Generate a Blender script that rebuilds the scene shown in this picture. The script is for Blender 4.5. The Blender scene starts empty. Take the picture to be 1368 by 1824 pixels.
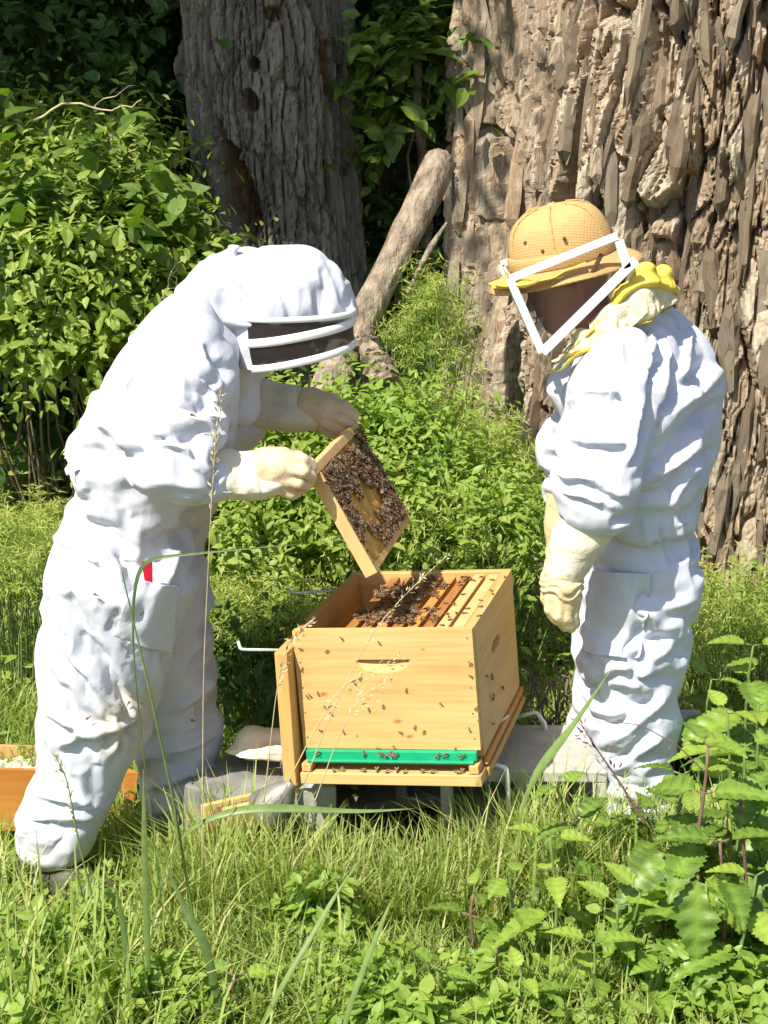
import bpy, math, random
import numpy as np
from mathutils import Vector, Matrix
rng = np.random.default_rng(7); random.seed(7)
R = math.radians
scene = bpy.context.scene; col = scene.collection
# ------------------------------------------------------------------ camera
CAM_H = 1.9; PITCH = R(15.8); FPX = 2800.0
cam_d = bpy.data.cameras.new('camera'); cam = bpy.data.objects.new('camera', cam_d); col.objects.link(cam)
cam.location = (0, 0, CAM_H); cam.rotation_euler = (math.pi/2-PITCH, 0, 0)
cam_d.sensor_fit = 'VERTICAL'; cam_d.sensor_height = 36; cam_d.lens = 36*FPX/1824
cam_d.clip_start = 0.05; cam_d.clip_end = 500
scene.camera = cam
# ------------------------------------------------------------------ sky, sun, exposure
SUN_EL = R(52); SUN_H = (-0.64, -0.77)          # horizontal direction towards the sun
world = bpy.data.worlds.new('World'); scene.world = world; world.use_nodes = True
wn = world.node_tree.nodes; bgn = wn['Background']
sky = wn.new('ShaderNodeTexSky'); sky.sky_type = 'NISHITA'; sky.sun_disc = False
sky.sun_elevation = SUN_EL; sky.sun_rotation = math.atan2(SUN_H[0], SUN_H[1])
world.node_tree.links.new(sky.outputs[0], bgn.inputs[0]); bgn.inputs[1].default_value = 0.11
sl = bpy.data.lights.new('sun', 'SUN'); sl.energy = 5.0; sl.angle = R(0.5); sl.color = (1, .955, .87)
sun = bpy.data.objects.new('sun', sl); col.objects.link(sun); sun.location = (-3, -6, 9)
_h = Vector((SUN_H[0], SUN_H[1], 0)).normalized()*math.cos(SUN_EL)
TOSUN = Vector((_h.x, _h.y, math.sin(SUN_EL)))
sun.rotation_euler = TOSUN.to_track_quat('Z', 'Y').to_euler()
vs = scene.view_settings; vs.view_transform = 'Standard'; vs.look = 'None'; vs.gamma = 1; vs.exposure = 0.68
vs.use_curve_mapping = False
scene.cycles.use_denoising = True
scene.cycles.max_bounces = 5; scene.cycles.transparent_max_bounces = 8

# ------------------------------------------------------------------ helpers
_cp, _sp = math.cos(PITCH), math.sin(PITCH)
def at(px, py, y):
    """world point that stands at depth y (metres in front of the camera foot) on the line of a photo pixel"""
    a = (px-684)/FPX; b = -(py-912)/FPX
    d = np.array([a, _cp+b*_sp, -_sp+b*_cp])
    return d*(y/d[1])+np.array([0, 0, CAM_H])
def atz(px, py, z):
    a = (px-684)/FPX; b = -(py-912)/FPX
    d = np.array([a, _cp+b*_sp, -_sp+b*_cp])
    return d*((z-CAM_H)/d[2])+np.array([0, 0, CAM_H])

def _hash(ix, iy, iz, seed=0):
    h = (ix.astype(np.int64)*374761393+iy.astype(np.int64)*668265263+iz.astype(np.int64)*2147483647+seed*974711) & 0xffffffff
    h = ((h ^ (h >> 13))*1274126177) & 0xffffffff
    h = ((h ^ (h >> 15))*2246822519) & 0xffffffff
    return ((h ^ (h >> 16)) & 0xffffff)/float(0xffffff)
def noise(x, y, z=None, seed=0):
    """value noise -1..1"""
    x = np.asarray(x, float); y = np.asarray(y, float); z = np.zeros_like(x) if z is None else np.asarray(z, float)
    x, y, z = np.broadcast_arrays(x, y, z)
    ix, iy, iz = np.floor(x).astype(np.int64), np.floor(y).astype(np.int64), np.floor(z).astype(np.int64)
    fx, fy, fz = x-ix, y-iy, z-iz
    fx, fy, fz = [f*f*f*(f*(f*6-15)+10) for f in (fx, fy, fz)]
    r = 0
    for dx in (0, 1):
        for dy in (0, 1):
            for dz in (0, 1):
                w = (fx if dx else 1-fx)*(fy if dy else 1-fy)*(fz if dz else 1-fz)
                r = r+w*_hash(ix+dx, iy+dy, iz+dz, seed)
    return r*2-1
def fbm(x, y, z=None, o=4, seed=0):
    r = 0; a = 1; s = 0; f = 1
    for k in range(o):
        r = r+a*noise(np.asarray(x)*f, np.asarray(y)*f, None if z is None else np.asarray(z)*f, seed+k*17); s += a; a *= .5; f *= 2.03
    return r/s
def sstep(a, b, x):
    t = np.clip((np.asarray(x, float)-a)/(b-a), 0, 1); return t*t*(3-2*t)

def np_mesh(name, V, F, smooth=True, attrs=None):
    """V (n,3); F a list of integer arrays, each (m,k)"""
    if isinstance(F, np.ndarray): F = [F]
    me = bpy.data.meshes.new(name)
    V = np.ascontiguousarray(V, dtype=np.float32)
    me.vertices.add(len(V)); me.vertices.foreach_set('co', V.ravel())
    F = [np.asarray(f, dtype=np.int32) for f in F if len(f)]
    lt = np.concatenate([np.full(len(f), f.shape[1], np.int32) for f in F])
    li = np.concatenate([f.ravel() for f in F])
    me.loops.add(len(li)); me.loops.foreach_set('vertex_index', li)
    me.polygons.add(len(lt)); me.polygons.foreach_set('loop_start', np.concatenate([[0], np.cumsum(lt)[:-1]]).astype(np.int32))
    try: me.polygons.foreach_set('loop_total', lt)
    except Exception: pass
    me.update(calc_edges=True)
    me.polygons.foreach_set('use_smooth', np.full(len(lt), bool(smooth)))
    for k, a in (attrs or {}).items():
        at_ = me.attributes.new(k, 'FLOAT', 'POINT'); at_.data.foreach_set('value', np.ascontiguousarray(a, dtype=np.float32))
    me.validate()
    return me
def obj(name, me, mat=None, parent=None):
    o = bpy.data.objects.new(name, me); col.objects.link(o)
    if mat is not None and me is not None:
        me.materials.clear()
        for m in (mat if isinstance(mat, (list, tuple)) else [mat]): me.materials.append(m)
    if parent is not None: o.parent = parent
    return o
def tag(o, label=None, cat=None, group=None, kind=None):
    if label: o['label'] = label
    if cat: o['category'] = cat
    if group: o['group'] = group
    if kind: o['kind'] = kind
    return o
def thing(name, label, cat, group=None, loc=(0, 0, 0)):
    o = bpy.data.objects.new(name, None); col.objects.link(o); o.location = loc; o.empty_display_size = .1
    return tag(o, label, cat, group)
def subsurf(o, lv):
    m = o.modifiers.new('sub', 'SUBSURF'); m.levels = lv; m.render_levels = lv; return o
def bevel(o, w, seg=2):
    m = o.modifiers.new('bev', 'BEVEL'); m.width = w; m.segments = seg; m.limit_method = 'ANGLE'; return o

class MB:
    """collects boxes, tubes and sheets into one mesh"""
    def __init__(s): s.V = []; s.Q = []; s.T = []; s.n = 0
    def add(s, V, Q=(), T=()):
        V = np.asarray(V, float); s.V.append(V)
        for q in Q: s.Q.append([i+s.n for i in q])
        for t in T: s.T.append([i+s.n for i in t])
        s.n += len(V)
    def box(s, c, size, M=None):
        c = np.asarray(c, float); h = np.asarray(size, float)/2
        K = np.array([[x, y, z] for x in (-1, 1) for y in (-1, 1) for z in (-1, 1)])*h
        if M is not None: K = K@np.asarray(M).T
        s.add(K+c, [(0, 1, 3, 2), (4, 6, 7, 5), (0, 4, 5, 1), (2, 3, 7, 6), (0, 2, 6, 4), (1, 5, 7, 3)])
        return s
    def tube(s, pts, rad, n=8, caps=True):
        pts = np.asarray(pts, float); m = len(pts); rad = np.broadcast_to(rad, m)
        t = np.gradient(pts, axis=0); t /= np.linalg.norm(t, axis=1)[:, None]+1e-12
        ref = np.array([0, 0, 1.]) if abs(t[0, 2]) < .9 else np.array([1., 0, 0])
        Vs = []
        for i in range(m):
            u = np.cross(t[i], ref); u /= np.linalg.norm(u)+1e-12; w = np.cross(u, t[i]); ref = w
            a = np.arange(n)*2*math.pi/n
            Vs.append(pts[i]+rad[i]*(np.cos(a)[:, None]*u+np.sin(a)[:, None]*w))
        Q = [(i*n+j, i*n+(j+1) % n, (i+1)*n+(j+1) % n, (i+1)*n+j) for i in range(m-1) for j in range(n)]
        V = np.concatenate(Vs); T = []
        if caps:
            V = np.concatenate([V, pts[:1], pts[-1:]]); a, b = m*n, m*n+1
            T = [(a, (j+1) % n, j) for j in range(n)]+[(b, (m-1)*n+j, (m-1)*n+(j+1) % n) for j in range(n)]
        s.add(V, Q, T); return s
    def grid(s, G, close_u=False):
        """G (a,b,3) sheet"""
        a, b = G.shape[:2]; Q = []
        for i in range(a-1 if not close_u else a):
            for j in range(b-1): Q.append((i*b+j, i*b+j+1, ((i+1) % a)*b+j+1, ((i+1) % a)*b+j))
        s.add(G.reshape(-1, 3), Q); return s
    def build(s, name, mat, parent=None, smooth=False, attrs=None):
        F = []
        if s.Q: F.append(np.array(s.Q))
        if s.T: F.append(np.array(s.T))
        return obj(name, np_mesh(name, np.concatenate(s.V), F, smooth, attrs), mat, parent)

# ---- signed distance bodies
class Body:
    """smooth union of round cones"""
    def __init__(s, k=.04): s.A = []; s.B = []; s.ra = []; s.rb = []; s.k = []; s.g = []; s.dk = k; s.grooves = []; s.clips = []
    def cone(s, a, ra, b, rb, k=None, g=(0.0, 0.0)):
        s.A.append(np.asarray(a, float)); s.B.append(np.asarray(b, float)); s.ra.append(ra); s.rb.append(rb)
        s.k.append(s.dk if k is None else k); s.g.append(g); return s
    def chain(s, pts, k=None, g=(0.0, 0.0)):
        """pts: (px, py, depth, radius)"""
        for p, q in zip(pts[:-1], pts[1:]): s.cone(at(*p[:3]), p[3], at(*q[:3]), q[3], k, g)
        return s
    def wchain(s, pts, k=None, g=(0.0, 0.0)):
        for p, q in zip(pts[:-1], pts[1:]): s.cone(p[:3], p[3], q[:3], q[3], k, g)
        return s
    def each(s, X):
        for a, b, ra, rb in zip(s.A, s.B, s.ra, s.rb):
            ab = b-a; t = np.clip(((X-a)@ab)/(ab@ab+1e-12), 0, 1)
            yield np.linalg.norm(X-(a+t[..., None]*ab), axis=-1)-(ra+(rb-ra)*t)
    def __call__(s, X):
        r = None
        for d, k in zip(s.each(X), s.k):
            if r is None: r = d; continue
            h = np.clip(.5+.5*(d-r)/k, 0, 1); r = d*(1-h)+r*h-k*h*(1-h)
        for (p, n_, dep, wd, mask) in s.grooves:      # an elastic gathers the cloth along a plane
            r = r+dep*np.exp(-(((X-p)@n_)/wd)**2)*mask(X)
        for (p, n_) in s.clips:
            d = (X-p)@n_; h = np.clip(.5+.5*(r-d)/.02, 0, 1); r = d*(1-h)+r*h+.02*h*(1-h)
        return r
    def grad(s, X, e=2e-3):
        K = np.array([[1, -1, -1], [-1, -1, 1], [-1, 1, -1], [1, 1, 1.]]); g = sum(k*s(X+e*k)[..., None] for k in K)
        return g/(np.linalg.norm(g, axis=-1)[..., None]+1e-9)
    def bounds(s, m):
        A = np.array(s.A+s.B); r = np.array(s.ra+s.rb)[:, None]
        return (A-r).min(0)-m, (A+r).max(0)+m
def surface_nets(f, lo, hi, h):
    n = np.ceil((hi-lo)/h).astype(int)+2
    ax = [lo[i]+h*np.arange(n[i]) for i in range(3)]
    D = np.empty(n)
    YZ = np.stack(np.meshgrid(ax[1], ax[2], indexing='ij'), -1)
    for i, x in enumerate(ax[0]):
        X = np.concatenate([np.full(YZ.shape[:2]+(1,), x), YZ], -1); D[i] = f(X)
    S = D < 0
    c = [(a, b, d) for a in (0, 1) for b in (0, 1) for d in (0, 1)]
    sl_ = lambda o: tuple(slice(o[i], n[i]-1+o[i]) for i in range(3))
    cnt = sum(S[sl_(o)].astype(int) for o in c)
    act = (cnt > 0) & (cnt < 8); idx = np.argwhere(act)
    num = np.zeros((len(idx), 3)); den = np.zeros(len(idx))
    for p in c:
        for q in c:
            df = [q[i]-p[i] for i in range(3)]
            if sum(df) != 1 or min(df) < 0: continue
            dp = D[tuple((idx+p).T)]; dq = D[tuple((idx+q).T)]
            m = (dp < 0) != (dq < 0); t = np.where(m, dp/(dp-dq+1e-12), 0)
            num += (np.array(p)+t[:, None]*np.array(df))*m[:, None]; den += m
    V = lo+h*(idx+num/den[:, None])
    im = -np.ones(act.shape, int); im[act] = np.arange(len(idx))
    Q = []
    for a in range(3):
        b, d = (a+1) % 3, (a+2) % 3
        e0 = S; sh = [slice(None)]*3; sh[a] = slice(0, n[a]-1); s2 = [slice(None)]*3; s2[a] = slice(1, n[a])
        x = np.argwhere(S[tuple(sh)] != S[tuple(s2)])
        x = x[(x[:, b] > 0) & (x[:, d] > 0) & (x[:, b] < n[b]-1) & (x[:, d] < n[d]-1)]
        eb = np.eye(3, dtype=int)[b]; ed = np.eye(3, dtype=int)[d]
        q = np.stack([im[tuple((x-eb-ed).T)], im[tuple((x-ed).T)], im[tuple(x.T)], im[tuple((x-eb).T)]], 1)
        fl = S[tuple(x.T)]; q[~fl] = q[~fl][:, ::-1]
        Q.append(q)
    Q = np.concatenate(Q); Q = Q[(Q >= 0).all(1)]
    return V, Q
def laplace(V, E, it, lam=.5):
    deg = np.bincount(E.ravel(), minlength=len(V))[:, None]
    for _ in range(it):
        L = np.stack([np.bincount(E[:, 0], V[E[:, 1], i], len(V))+np.bincount(E[:, 1], V[E[:, 0], i], len(V)) for i in range(3)], 1)/deg
        V = V+lam*(L-V)
    return V
def edges_of(Q):
    E = np.concatenate([Q[:, [i, (i+1) % Q.shape[1]]] for i in range(Q.shape[1])]); E.sort(1)
    return np.unique(E, axis=0)
def to_px(X):
    X = X-np.array([0, 0, CAM_H]); d = X[:, 1]*_cp-X[:, 2]*_sp
    return 684+FPX*X[:, 0]/d, 912-FPX*(X[:, 1]*_sp+X[:, 2]*_cp)/d
def subdivide(V, Q, A=None):
    E = edges_of(Q); n = len(V); key = E[:, 0].astype(np.int64)*n+E[:, 1]
    def eid(a, b):
        a, b = np.minimum(a, b), np.maximum(a, b); return n+np.searchsorted(key, a.astype(np.int64)*n+b)
    c = n+len(E)+np.arange(len(Q))
    V2 = np.concatenate([V, (V[E[:, 0]]+V[E[:, 1]])/2, V[Q].mean(1)])
    m = [eid(Q[:, i], Q[:, (i+1) % 4]) for i in range(4)]
    Q2 = np.concatenate([np.stack([Q[:, i], m[i], c, m[(i+3) % 4]], 1) for i in range(4)])
    return V2, Q2
def relax(body, V, Q, L0scale, it, inner, outer, seed, gravity, bend, gadd):
    E = edges_of(Q); E2 = np.concatenate([E, Q[:, [0, 2]], Q[:, [1, 3]]]); ne = len(E)
    mid = (V[E2[:, 0]]+V[E2[:, 1]])/2; d = V[E2[:, 1]]-V[E2[:, 0]]; L = np.linalg.norm(d, axis=1); u = d/(L[:, None]+1e-9)
    ds = np.stack(list(body.each(mid)), 1); w = np.exp(-np.maximum(ds-ds.min(1, keepdims=True), 0)/.02); w /= w.sum(1, keepdims=True)
    axs = np.array([(b-a)/(np.linalg.norm(b-a)+1e-9) for a, b in zip(body.A, body.B)]); G = np.array(body.g)
    ax = w@axs; ax /= np.linalg.norm(ax, axis=1)[:, None]+1e-9
    n = body.grad(mid); sd = np.cross(n, ax); sd /= np.linalg.norm(sd, axis=1)[:, None]+1e-9
    f = 1.6
    th = 1.25*noise(mid[:, 0]*f, mid[:, 1]*f, mid[:, 2]*f, seed+5)             # folds run aslant, each region its own way
    dr = ax*np.cos(th)[:, None]+sd*np.sin(th)[:, None]
    c2 = (u*dr).sum(1)**2
    am = sstep(-.30, .50, noise(mid[:, 0]*4+9, mid[:, 1]*4, mid[:, 2]*4, seed+8))
    gg = w@G
    grow = L0scale*((gg[:, 0]+gg[:, 1])*c2**1.5*(.15+1.25*am))+gadd
    L0 = L*(1+grow)
    deg = np.bincount(E2.ravel(), minlength=len(V))[:, None].astype(float)
    st = np.where(np.arange(len(E2)) < ne, 1., .6)
    g = np.array([0, 0, -gravity])
    for k in range(it):
        V = V+g
        for _ in range(3):
            d = V[E2[:, 1]]-V[E2[:, 0]]; l = np.linalg.norm(d, axis=1)+1e-9
            cr = (st*.5*(l-L0)/l)[:, None]*d
            acc = np.stack([np.bincount(E2[:, 0], cr[:, i], len(V))-np.bincount(E2[:, 1], cr[:, i], len(V)) for i in range(3)], 1)
            V = V+3.2*acc/deg
        V = laplace(V, E, 1, bend)
        if k % 5 == 4 or k == it-1:
            D = body(V); N = body.grad(V)
            V = V+N*np.where(D < -inner, -inner-D, np.where(D > outer, (outer-D)*.6, 0))[:, None]
    return V
def drape(body, h=.027, seed=0, inner=.035, outer=.012, folds=(), its=(70, 26), noise_amp=.012, fine=False):
    """grow the cloth of a suit over its body and let it buckle into folds"""
    lo, hi = body.bounds(.06); V, Q = surface_nets(body, lo, hi, h)
    E = edges_of(Q); V = laplace(V, E, 1)
    N = body.grad(V)
    V = V+N*(noise_amp*fbm(V[:, 0]*9+seed, V[:, 1]*9, V[:, 2]*9, 2, seed))[:, None]
    V = relax(body, V, Q, .72, its[0], inner, outer, seed, .0009, .02, 0)
    V, Q = subdivide(V, Q); V = laplace(V, edges_of(Q), 1, .4)
    N = body.grad(V); x, y = to_px(V); face = sstep(.0, .35, -N[:, 1]+.3*N[:, 2])
    for (x0, y0, x1, y1, wd, amp) in folds:
        ab = np.array([x1-x0, y1-y0], float); L = np.hypot(*ab); t = ((x-x0)*ab[0]+(y-y0)*ab[1])/(L*L); s_ = ((x-x0)*-ab[1]+(y-y0)*ab[0])/L
        wv = s_+8*noise(x*.02, y*.02, None, seed+3)
        e = sstep(-.05, .25, t)*sstep(1.05, .75, t)
        prof = np.exp(-(wv/wd)**2)-.7*np.exp(-((wv-1.9*wd)/(.9*wd))**2)
        V = V+N*(1.25*amp*e*prof*face)[:, None]
    V = relax(body, V, Q, .12, its[1], inner, outer+.006, seed, .0003, .012, 0)
    if fine:                                              # crisper crests and valleys on a finer mesh
        V = V+.15*(V-laplace(V, edges_of(Q), 5, .5))
        V, Q = subdivide(V, Q); E = edges_of(Q); V = laplace(V, E, 2, .5)
        V = V+.5*(V-laplace(V, E, 10, .5))
    return V, Q
# ------------------------------------------------------------------ suits
suit1 = Body(.045)
def person1_body():
    b = suit1
    b.chain([(226, 900, 3.47, .150), (212, 985, 3.45, .172), (184, 1130, 3.44, .148)], g=(.05, .11))
    b.chain([(255, 900, 3.64, .145), (262, 1000, 3.66, .145), (294, 1130, 3.68, .120)], g=(.05, .11))
    b.chain([(184, 1130, 3.44, .143), (168, 1250, 3.43, .128), (122, 1380, 3.40, .096), (99, 1440, 3.38, .086), (95, 1478, 3.37, .080)], g=(.10, .09))
    b.chain([(294, 1130, 3.68, .122), (312, 1260, 3.69, .112), (322, 1380, 3.68, .098), (328, 1425, 3.67, .080), (320, 1452, 3.66, .068)], g=(.10, .09), k=.03)
    b.chain([(238, 850, 3.48, .150), (256, 785, 3.47, .170), (293, 690, 3.46, .150), (324, 602, 3.46, .120), (335, 560, 3.48, .08)], g=(.06, .08))
    b.chain([(262, 858, 3.64, .142), (288, 790, 3.65, .158), (316, 690, 3.68, .143), (340, 602, 3.68, .122), (350, 560, 3.66, .08)], g=(.06, .08))
    b.chain([(345, 565, 3.57, .092), (385, 555, 3.57, .078)], g=(.06, .06))
    b.chain([(330, 800, 3.50, .105), (376, 842, 3.56, .072)], k=.05, g=(.1, .1))
    b.chain([(338, 610, 3.37, .108), (315, 715, 3.27, .100), (298, 795, 3.235, .092)], k=.012, g=(.16, .08))
    b.chain([(298, 795, 3.235, .090), (340, 818, 3.24, .080), (376, 830, 3.26, .060)], k=.012, g=(.22, .10))
    b.chain([(365, 620, 3.74, .105), (385, 720, 3.80, .09), (395, 745, 3.82, .085), (450, 712, 3.80, .062)], k=.03, g=(.16, .06))
person1_body()
_wa, _wb = at(140, 812, 3.5), at(360, 890, 3.5); _wd = (_wb-_wa)/np.linalg.norm(_wb-_wa); W1N = np.array([-_wd[2], 0, _wd[0]]); W1P = _wa
suit1.grooves.append((W1P, W1N, .030, .020, lambda X: sstep(3.34, 3.40, X[..., 1])))
suit2 = Body(.045)
def person2_body():
    b = suit2
    b.chain([(1150, 570, 3.55, .070), (1130, 650, 3.53, .138), (1135, 760, 3.54, .143), (1130, 850, 3.55, .132), (1142, 893, 3.56, .120)], g=(.07, .09))
    b.chain([(1180, 580, 3.68, .080), (1188, 645, 3.68, .138), (1166, 760, 3.68, .138), (1150, 850, 3.68, .128), (1154, 893, 3.66, .116)], g=(.07, .09))
    b.chain([(1205, 570, 3.60, .05), (1120, 580, 3.58, .06), (1050, 650, 3.60, .10)], g=(.05, .05))
    b.chain([(1142, 893, 3.56, .125), (1142, 1000, 3.55, .135), (1125, 1110, 3.54, .130)], g=(.05, .12))
    b.chain([(1150, 893, 3.66, .120), (1140, 1000, 3.67, .125), (1110, 1110, 3.68, .115)], g=(.05, .12))
    b.chain([(1125, 1110, 3.54, .130), (1126, 1240, 3.52, .108), (1134, 1360, 3.51, .078), (1114, 1436, 3.50, .080), (1110, 1482, 3.50, .07)], g=(.09, .10))
    b.chain([(1106, 1110, 3.68, .115), (1080, 1240, 3.69, .094), (1056, 1370, 3.70, .056), (1058, 1440, 3.70, .068), (1058, 1462, 3.70, .06)], k=.015, g=(.09, .10))
    b.chain([(1105, 635, 3.43, .108), (1072, 735, 3.37, .098), (1060, 820, 3.33, .094), (1066, 880, 3.33, .080)], k=.012, g=(.18, .09))
    b.chain([(1060, 660, 3.74, .10), (1020, 760, 3.78, .08), (1012, 850, 3.78, .065)], k=.03, g=(.14, .06))
person2_body()
W2P = at(1180, 893, 3.6); W2N = np.array([.10, 0, .995])
suit2.grooves.append((W2P, W2N, .022, .018, lambda X: sstep(3.40, 3.46, X[..., 1])*sstep(.30, .36, X[..., 0])))
FOLD1 = [(345, 530, 285, 640, 7, -.016), (285, 640, 262, 730, 7, -.018), (262, 730, 240, 815, 8, -.018),          # armhole
         (430, 790, 290, 690, 9, .014), (420, 760, 330, 650, 8, .012), (370, 840, 270, 745, 8, .014), (350, 790, 280, 790, 7, .012), (400, 690, 340, 600, 9, .012), (300, 600, 330, 720, 9, .010),
         (205, 640, 182, 790, 9, .016), (245, 580, 215, 760, 9, .016), (290, 540, 250, 640, 8, .014), (225, 700, 240, 800, 8, .014), (170, 720, 250, 800, 9, .010), (190, 800, 260, 700, 9, .008),
         (270, 1180, 180, 950, 11, .014), (150, 1090, 270, 1260, 10, .015), (130, 1160, 250, 1290, 10, .014), (240, 1130, 320, 960, 10, .013), (110, 1000, 200, 1130, 9, .012), (90, 940, 190, 1000, 8, .011),
         (100, 1130, 190, 1240, 9, .012), (90, 1330, 250, 1270, 9, .013), (75, 1260, 200, 1330, 8, .012), (60, 1400, 190, 1440, 7, .014), (40, 1450, 170, 1460, 6, .014), (180, 1350, 240, 1260, 7, .010), (200, 920, 195, 1050, 7, .010), (235, 900, 240, 1010, 6, .010), (165, 890, 150, 990, 6, .010),
         (320, 1180, 385, 1120, 8, .012), (310, 1270, 385, 1200, 8, .012), (300, 1340, 385, 1300, 7, .012), (250, 1400, 380, 1370, 7, .013), (270, 1450, 380, 1420, 6, .013)]
FOLD2 = [(1180, 560, 1150, 690, 7, -.014), (1150, 690, 1125, 830, 7, -.018),                                                # armhole
         (1295, 640, 1160, 770, 12, .018), (1290, 700, 1170, 800, 8, -.012), (1185, 590, 1165, 780, 9, .013), (1230, 560, 1215, 720, 9, .012), (1075, 560, 1140, 720, 9, .014), (1040, 600, 1010, 720, 9, .012), (1000, 720, 1110, 690, 8, .014), (1010, 770, 1120, 790, 8, .014),
         (1280, 740, 1140, 870, 9, .015), (1250, 800, 1190, 890, 7, .013), (990, 820, 1120, 880, 9, .015), (1000, 860, 1100, 900, 7, .012), (1060, 640, 1120, 760, 9, .010),
         (1060, 1020, 1180, 1100, 8, .012), (1030, 1120, 1150, 1080, 7, .011), (1020, 1200, 1200, 1180, 8, .012), (1200, 1230, 1060, 1330, 9, .014), (1190, 1010, 1160, 900, 6, .012), (1225, 1000, 1210, 900, 6, .012), (1165, 990, 1145, 910, 6, .010), (1200, 1120, 1120, 1230, 8, .012), (1180, 1300, 1090, 1380, 7, .012), (1165, 1400, 1090, 1420, 6, .012)]
# ------------------------------------------------------------------ materials
def newmat(name):
    m = bpy.data.materials.new(name); m.use_nodes = True; nt = m.node_tree
    return m, nt, nt.nodes['Principled BSDF']
def nd(nt, t, **kw):
    n = nt.nodes.new(t)
    for k, v in kw.items():
        if k.startswith('i_'):
            k = k[2:]; n.inputs[int(k) if k.isdigit() else k.replace('_', ' ')].default_value = v
        else: setattr(n, k, v)
    return n
def ramp(nt, fac, stops):
    r = nt.nodes.new('ShaderNodeValToRGB'); e = r.color_ramp.elements
    while len(e) < len(stops): e.new(.5)
    for x, (p, c) in zip(e, stops): x.position = p; x.color = tuple(c)+(1,)
    nt.links.new(fac, r.inputs[0]); return r.outputs[0]
def coords(nt, scale=(1, 1, 1)):
    tc = nd(nt, 'ShaderNodeTexCoord'); mp = nd(nt, 'ShaderNodeMapping'); mp.inputs['Scale'].default_value = scale
    nt.links.new(tc.outputs['Object'], mp.inputs[0]); return mp.outputs[0]
def nnoise(nt, vec, scale, detail=4, rough=.55, dist=0):
    n = nd(nt, 'ShaderNodeTexNoise', i_Scale=scale, i_Detail=detail, i_Roughness=rough, i_Distortion=dist)
    nt.links.new(vec, n.inputs['Vector']); return n.outputs[0]
def nbump(nt, bsdf, h, strength=.3, dist=.01):
    b = nd(nt, 'ShaderNodeBump', i_Strength=strength, i_Distance=dist); nt.links.new(h, b.inputs['Height']); nt.links.new(b.outputs[0], bsdf.inputs['Normal'])
def mixc(nt, fac, a, b, mode='MIX'):
    m = nd(nt, 'ShaderNodeMix', data_type='RGBA', blend_type=mode)
    for sock, v in ((m.inputs[0], fac), (m.inputs[6], a), (m.inputs[7], b)):
        if hasattr(v, 'links'): nt.links.new(v, sock)
        elif isinstance(v, (int, float)): sock.default_value = v
        else: sock.default_value = tuple(v)+(1,)
    return m.outputs[2]
def simple(name, c1, c2, scale=20, rough=.7, bump=.2, bdist=.004, metallic=0, vec=(1, 1, 1), spec=.3):
    m, nt, b = newmat(name); v = coords(nt, vec); n = nnoise(nt, v, scale, 5, .6)
    nt.links.new(ramp(nt, n, [(.3, c1), (.7, c2)]), b.inputs['Base Color'])
    b.inputs['Roughness'].default_value = rough; b.inputs['Metallic'].default_value = metallic; b.inputs['Specular IOR Level'].default_value = spec
    if bump: nbump(nt, b, nnoise(nt, v, scale*3, 4), bump, bdist)
    return m
def leafmat(name, stops, trans=.35, rough=.5, veins=False):
    m, nt, b = newmat(name)
    a = nd(nt, 'ShaderNodeAttribute', attribute_name='rnd')
    c = ramp(nt, a.outputs['Fac'], stops)
    v = coords(nt); n = nnoise(nt, v, 60, 3); c = mixc(nt, .22, c, ramp(nt, n, [(.35, [x*.45 for x in stops[0][1]]), (.65, stops[-1][1])]))
    if veins:
        w = nd(nt, 'ShaderNodeAttribute', attribute_name='vein'); c = mixc(nt, w.outputs['Fac'], c, [min(1, x*1.7) for x in stops[-1][1]])
    nt.links.new(c, b.inputs['Base Color']); b.inputs['Roughness'].default_value = rough; b.inputs['Specular IOR Level'].default_value = .4
    t = nd(nt, 'ShaderNodeBsdfTranslucent'); tcol = mixc(nt, 1.0, c, (1.25, 1.45, .5), 'MULTIPLY'); nt.links.new(tcol, t.inputs[0])
    mx = nd(nt, 'ShaderNodeMixShader', i_0=trans); nt.links.new(b.outputs[0], mx.inputs[1]); nt.links.new(t.outputs[0], mx.inputs[2])
    nt.links.new(mx.outputs[0], nt.nodes['Material Output'].inputs[0]); return m
def woodmat(name, dark, light, knots=True, axis=0, scale=1., rough=.62):
    m, nt, b = newmat(name)
    sc = [26., 26., 26.]; sc[axis] = 1.6
    v = coords(nt, [s*scale for s in sc]); n1 = nnoise(nt, v, 1.3, 5, .6, .6)
    sc2 = [120., 120., 120.]; sc2[axis] = 4
    n2 = nnoise(nt, coords(nt, sc2), 1.0, 3, .6)
    c = ramp(nt, n1, [(.28, dark), (.5, [(a+d)/2 for a, d in zip(dark, light)]), (.72, light)])
    c = mixc(nt, .25, c, ramp(nt, n2, [(.35, [x*.6 for x in dark]), (.65, light)]))
    big = nnoise(nt, coords(nt), 3.5, 3); c = mixc(nt, .35, c, mixc(nt, 1.0, c, ramp(nt, big, [(.3, (.72, .66, .55)), (.7, (1.12, 1.08, 1.0))]), 'MULTIPLY'))
    if knots:
        ks = [9., 9., 9.]; ks[axis] = 5
        vo = nd(nt, 'ShaderNodeTexVoronoi', i_Scale=1.0); nt.links.new(coords(nt, ks), vo.inputs['Vector'])
        k = ramp(nt, vo.outputs['Distance'], [(.07, (1, 1, 1)), (.16, (0, 0, 0))]); c = mixc(nt, k, c, [x*.45 for x in dark])
    nt.links.new(c, b.inputs['Base Color']); b.inputs['Roughness'].default_value = rough; b.inputs['Specular IOR Level'].default_value = .25
    nbump(nt, b, n2, .12, .002); return m

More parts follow.
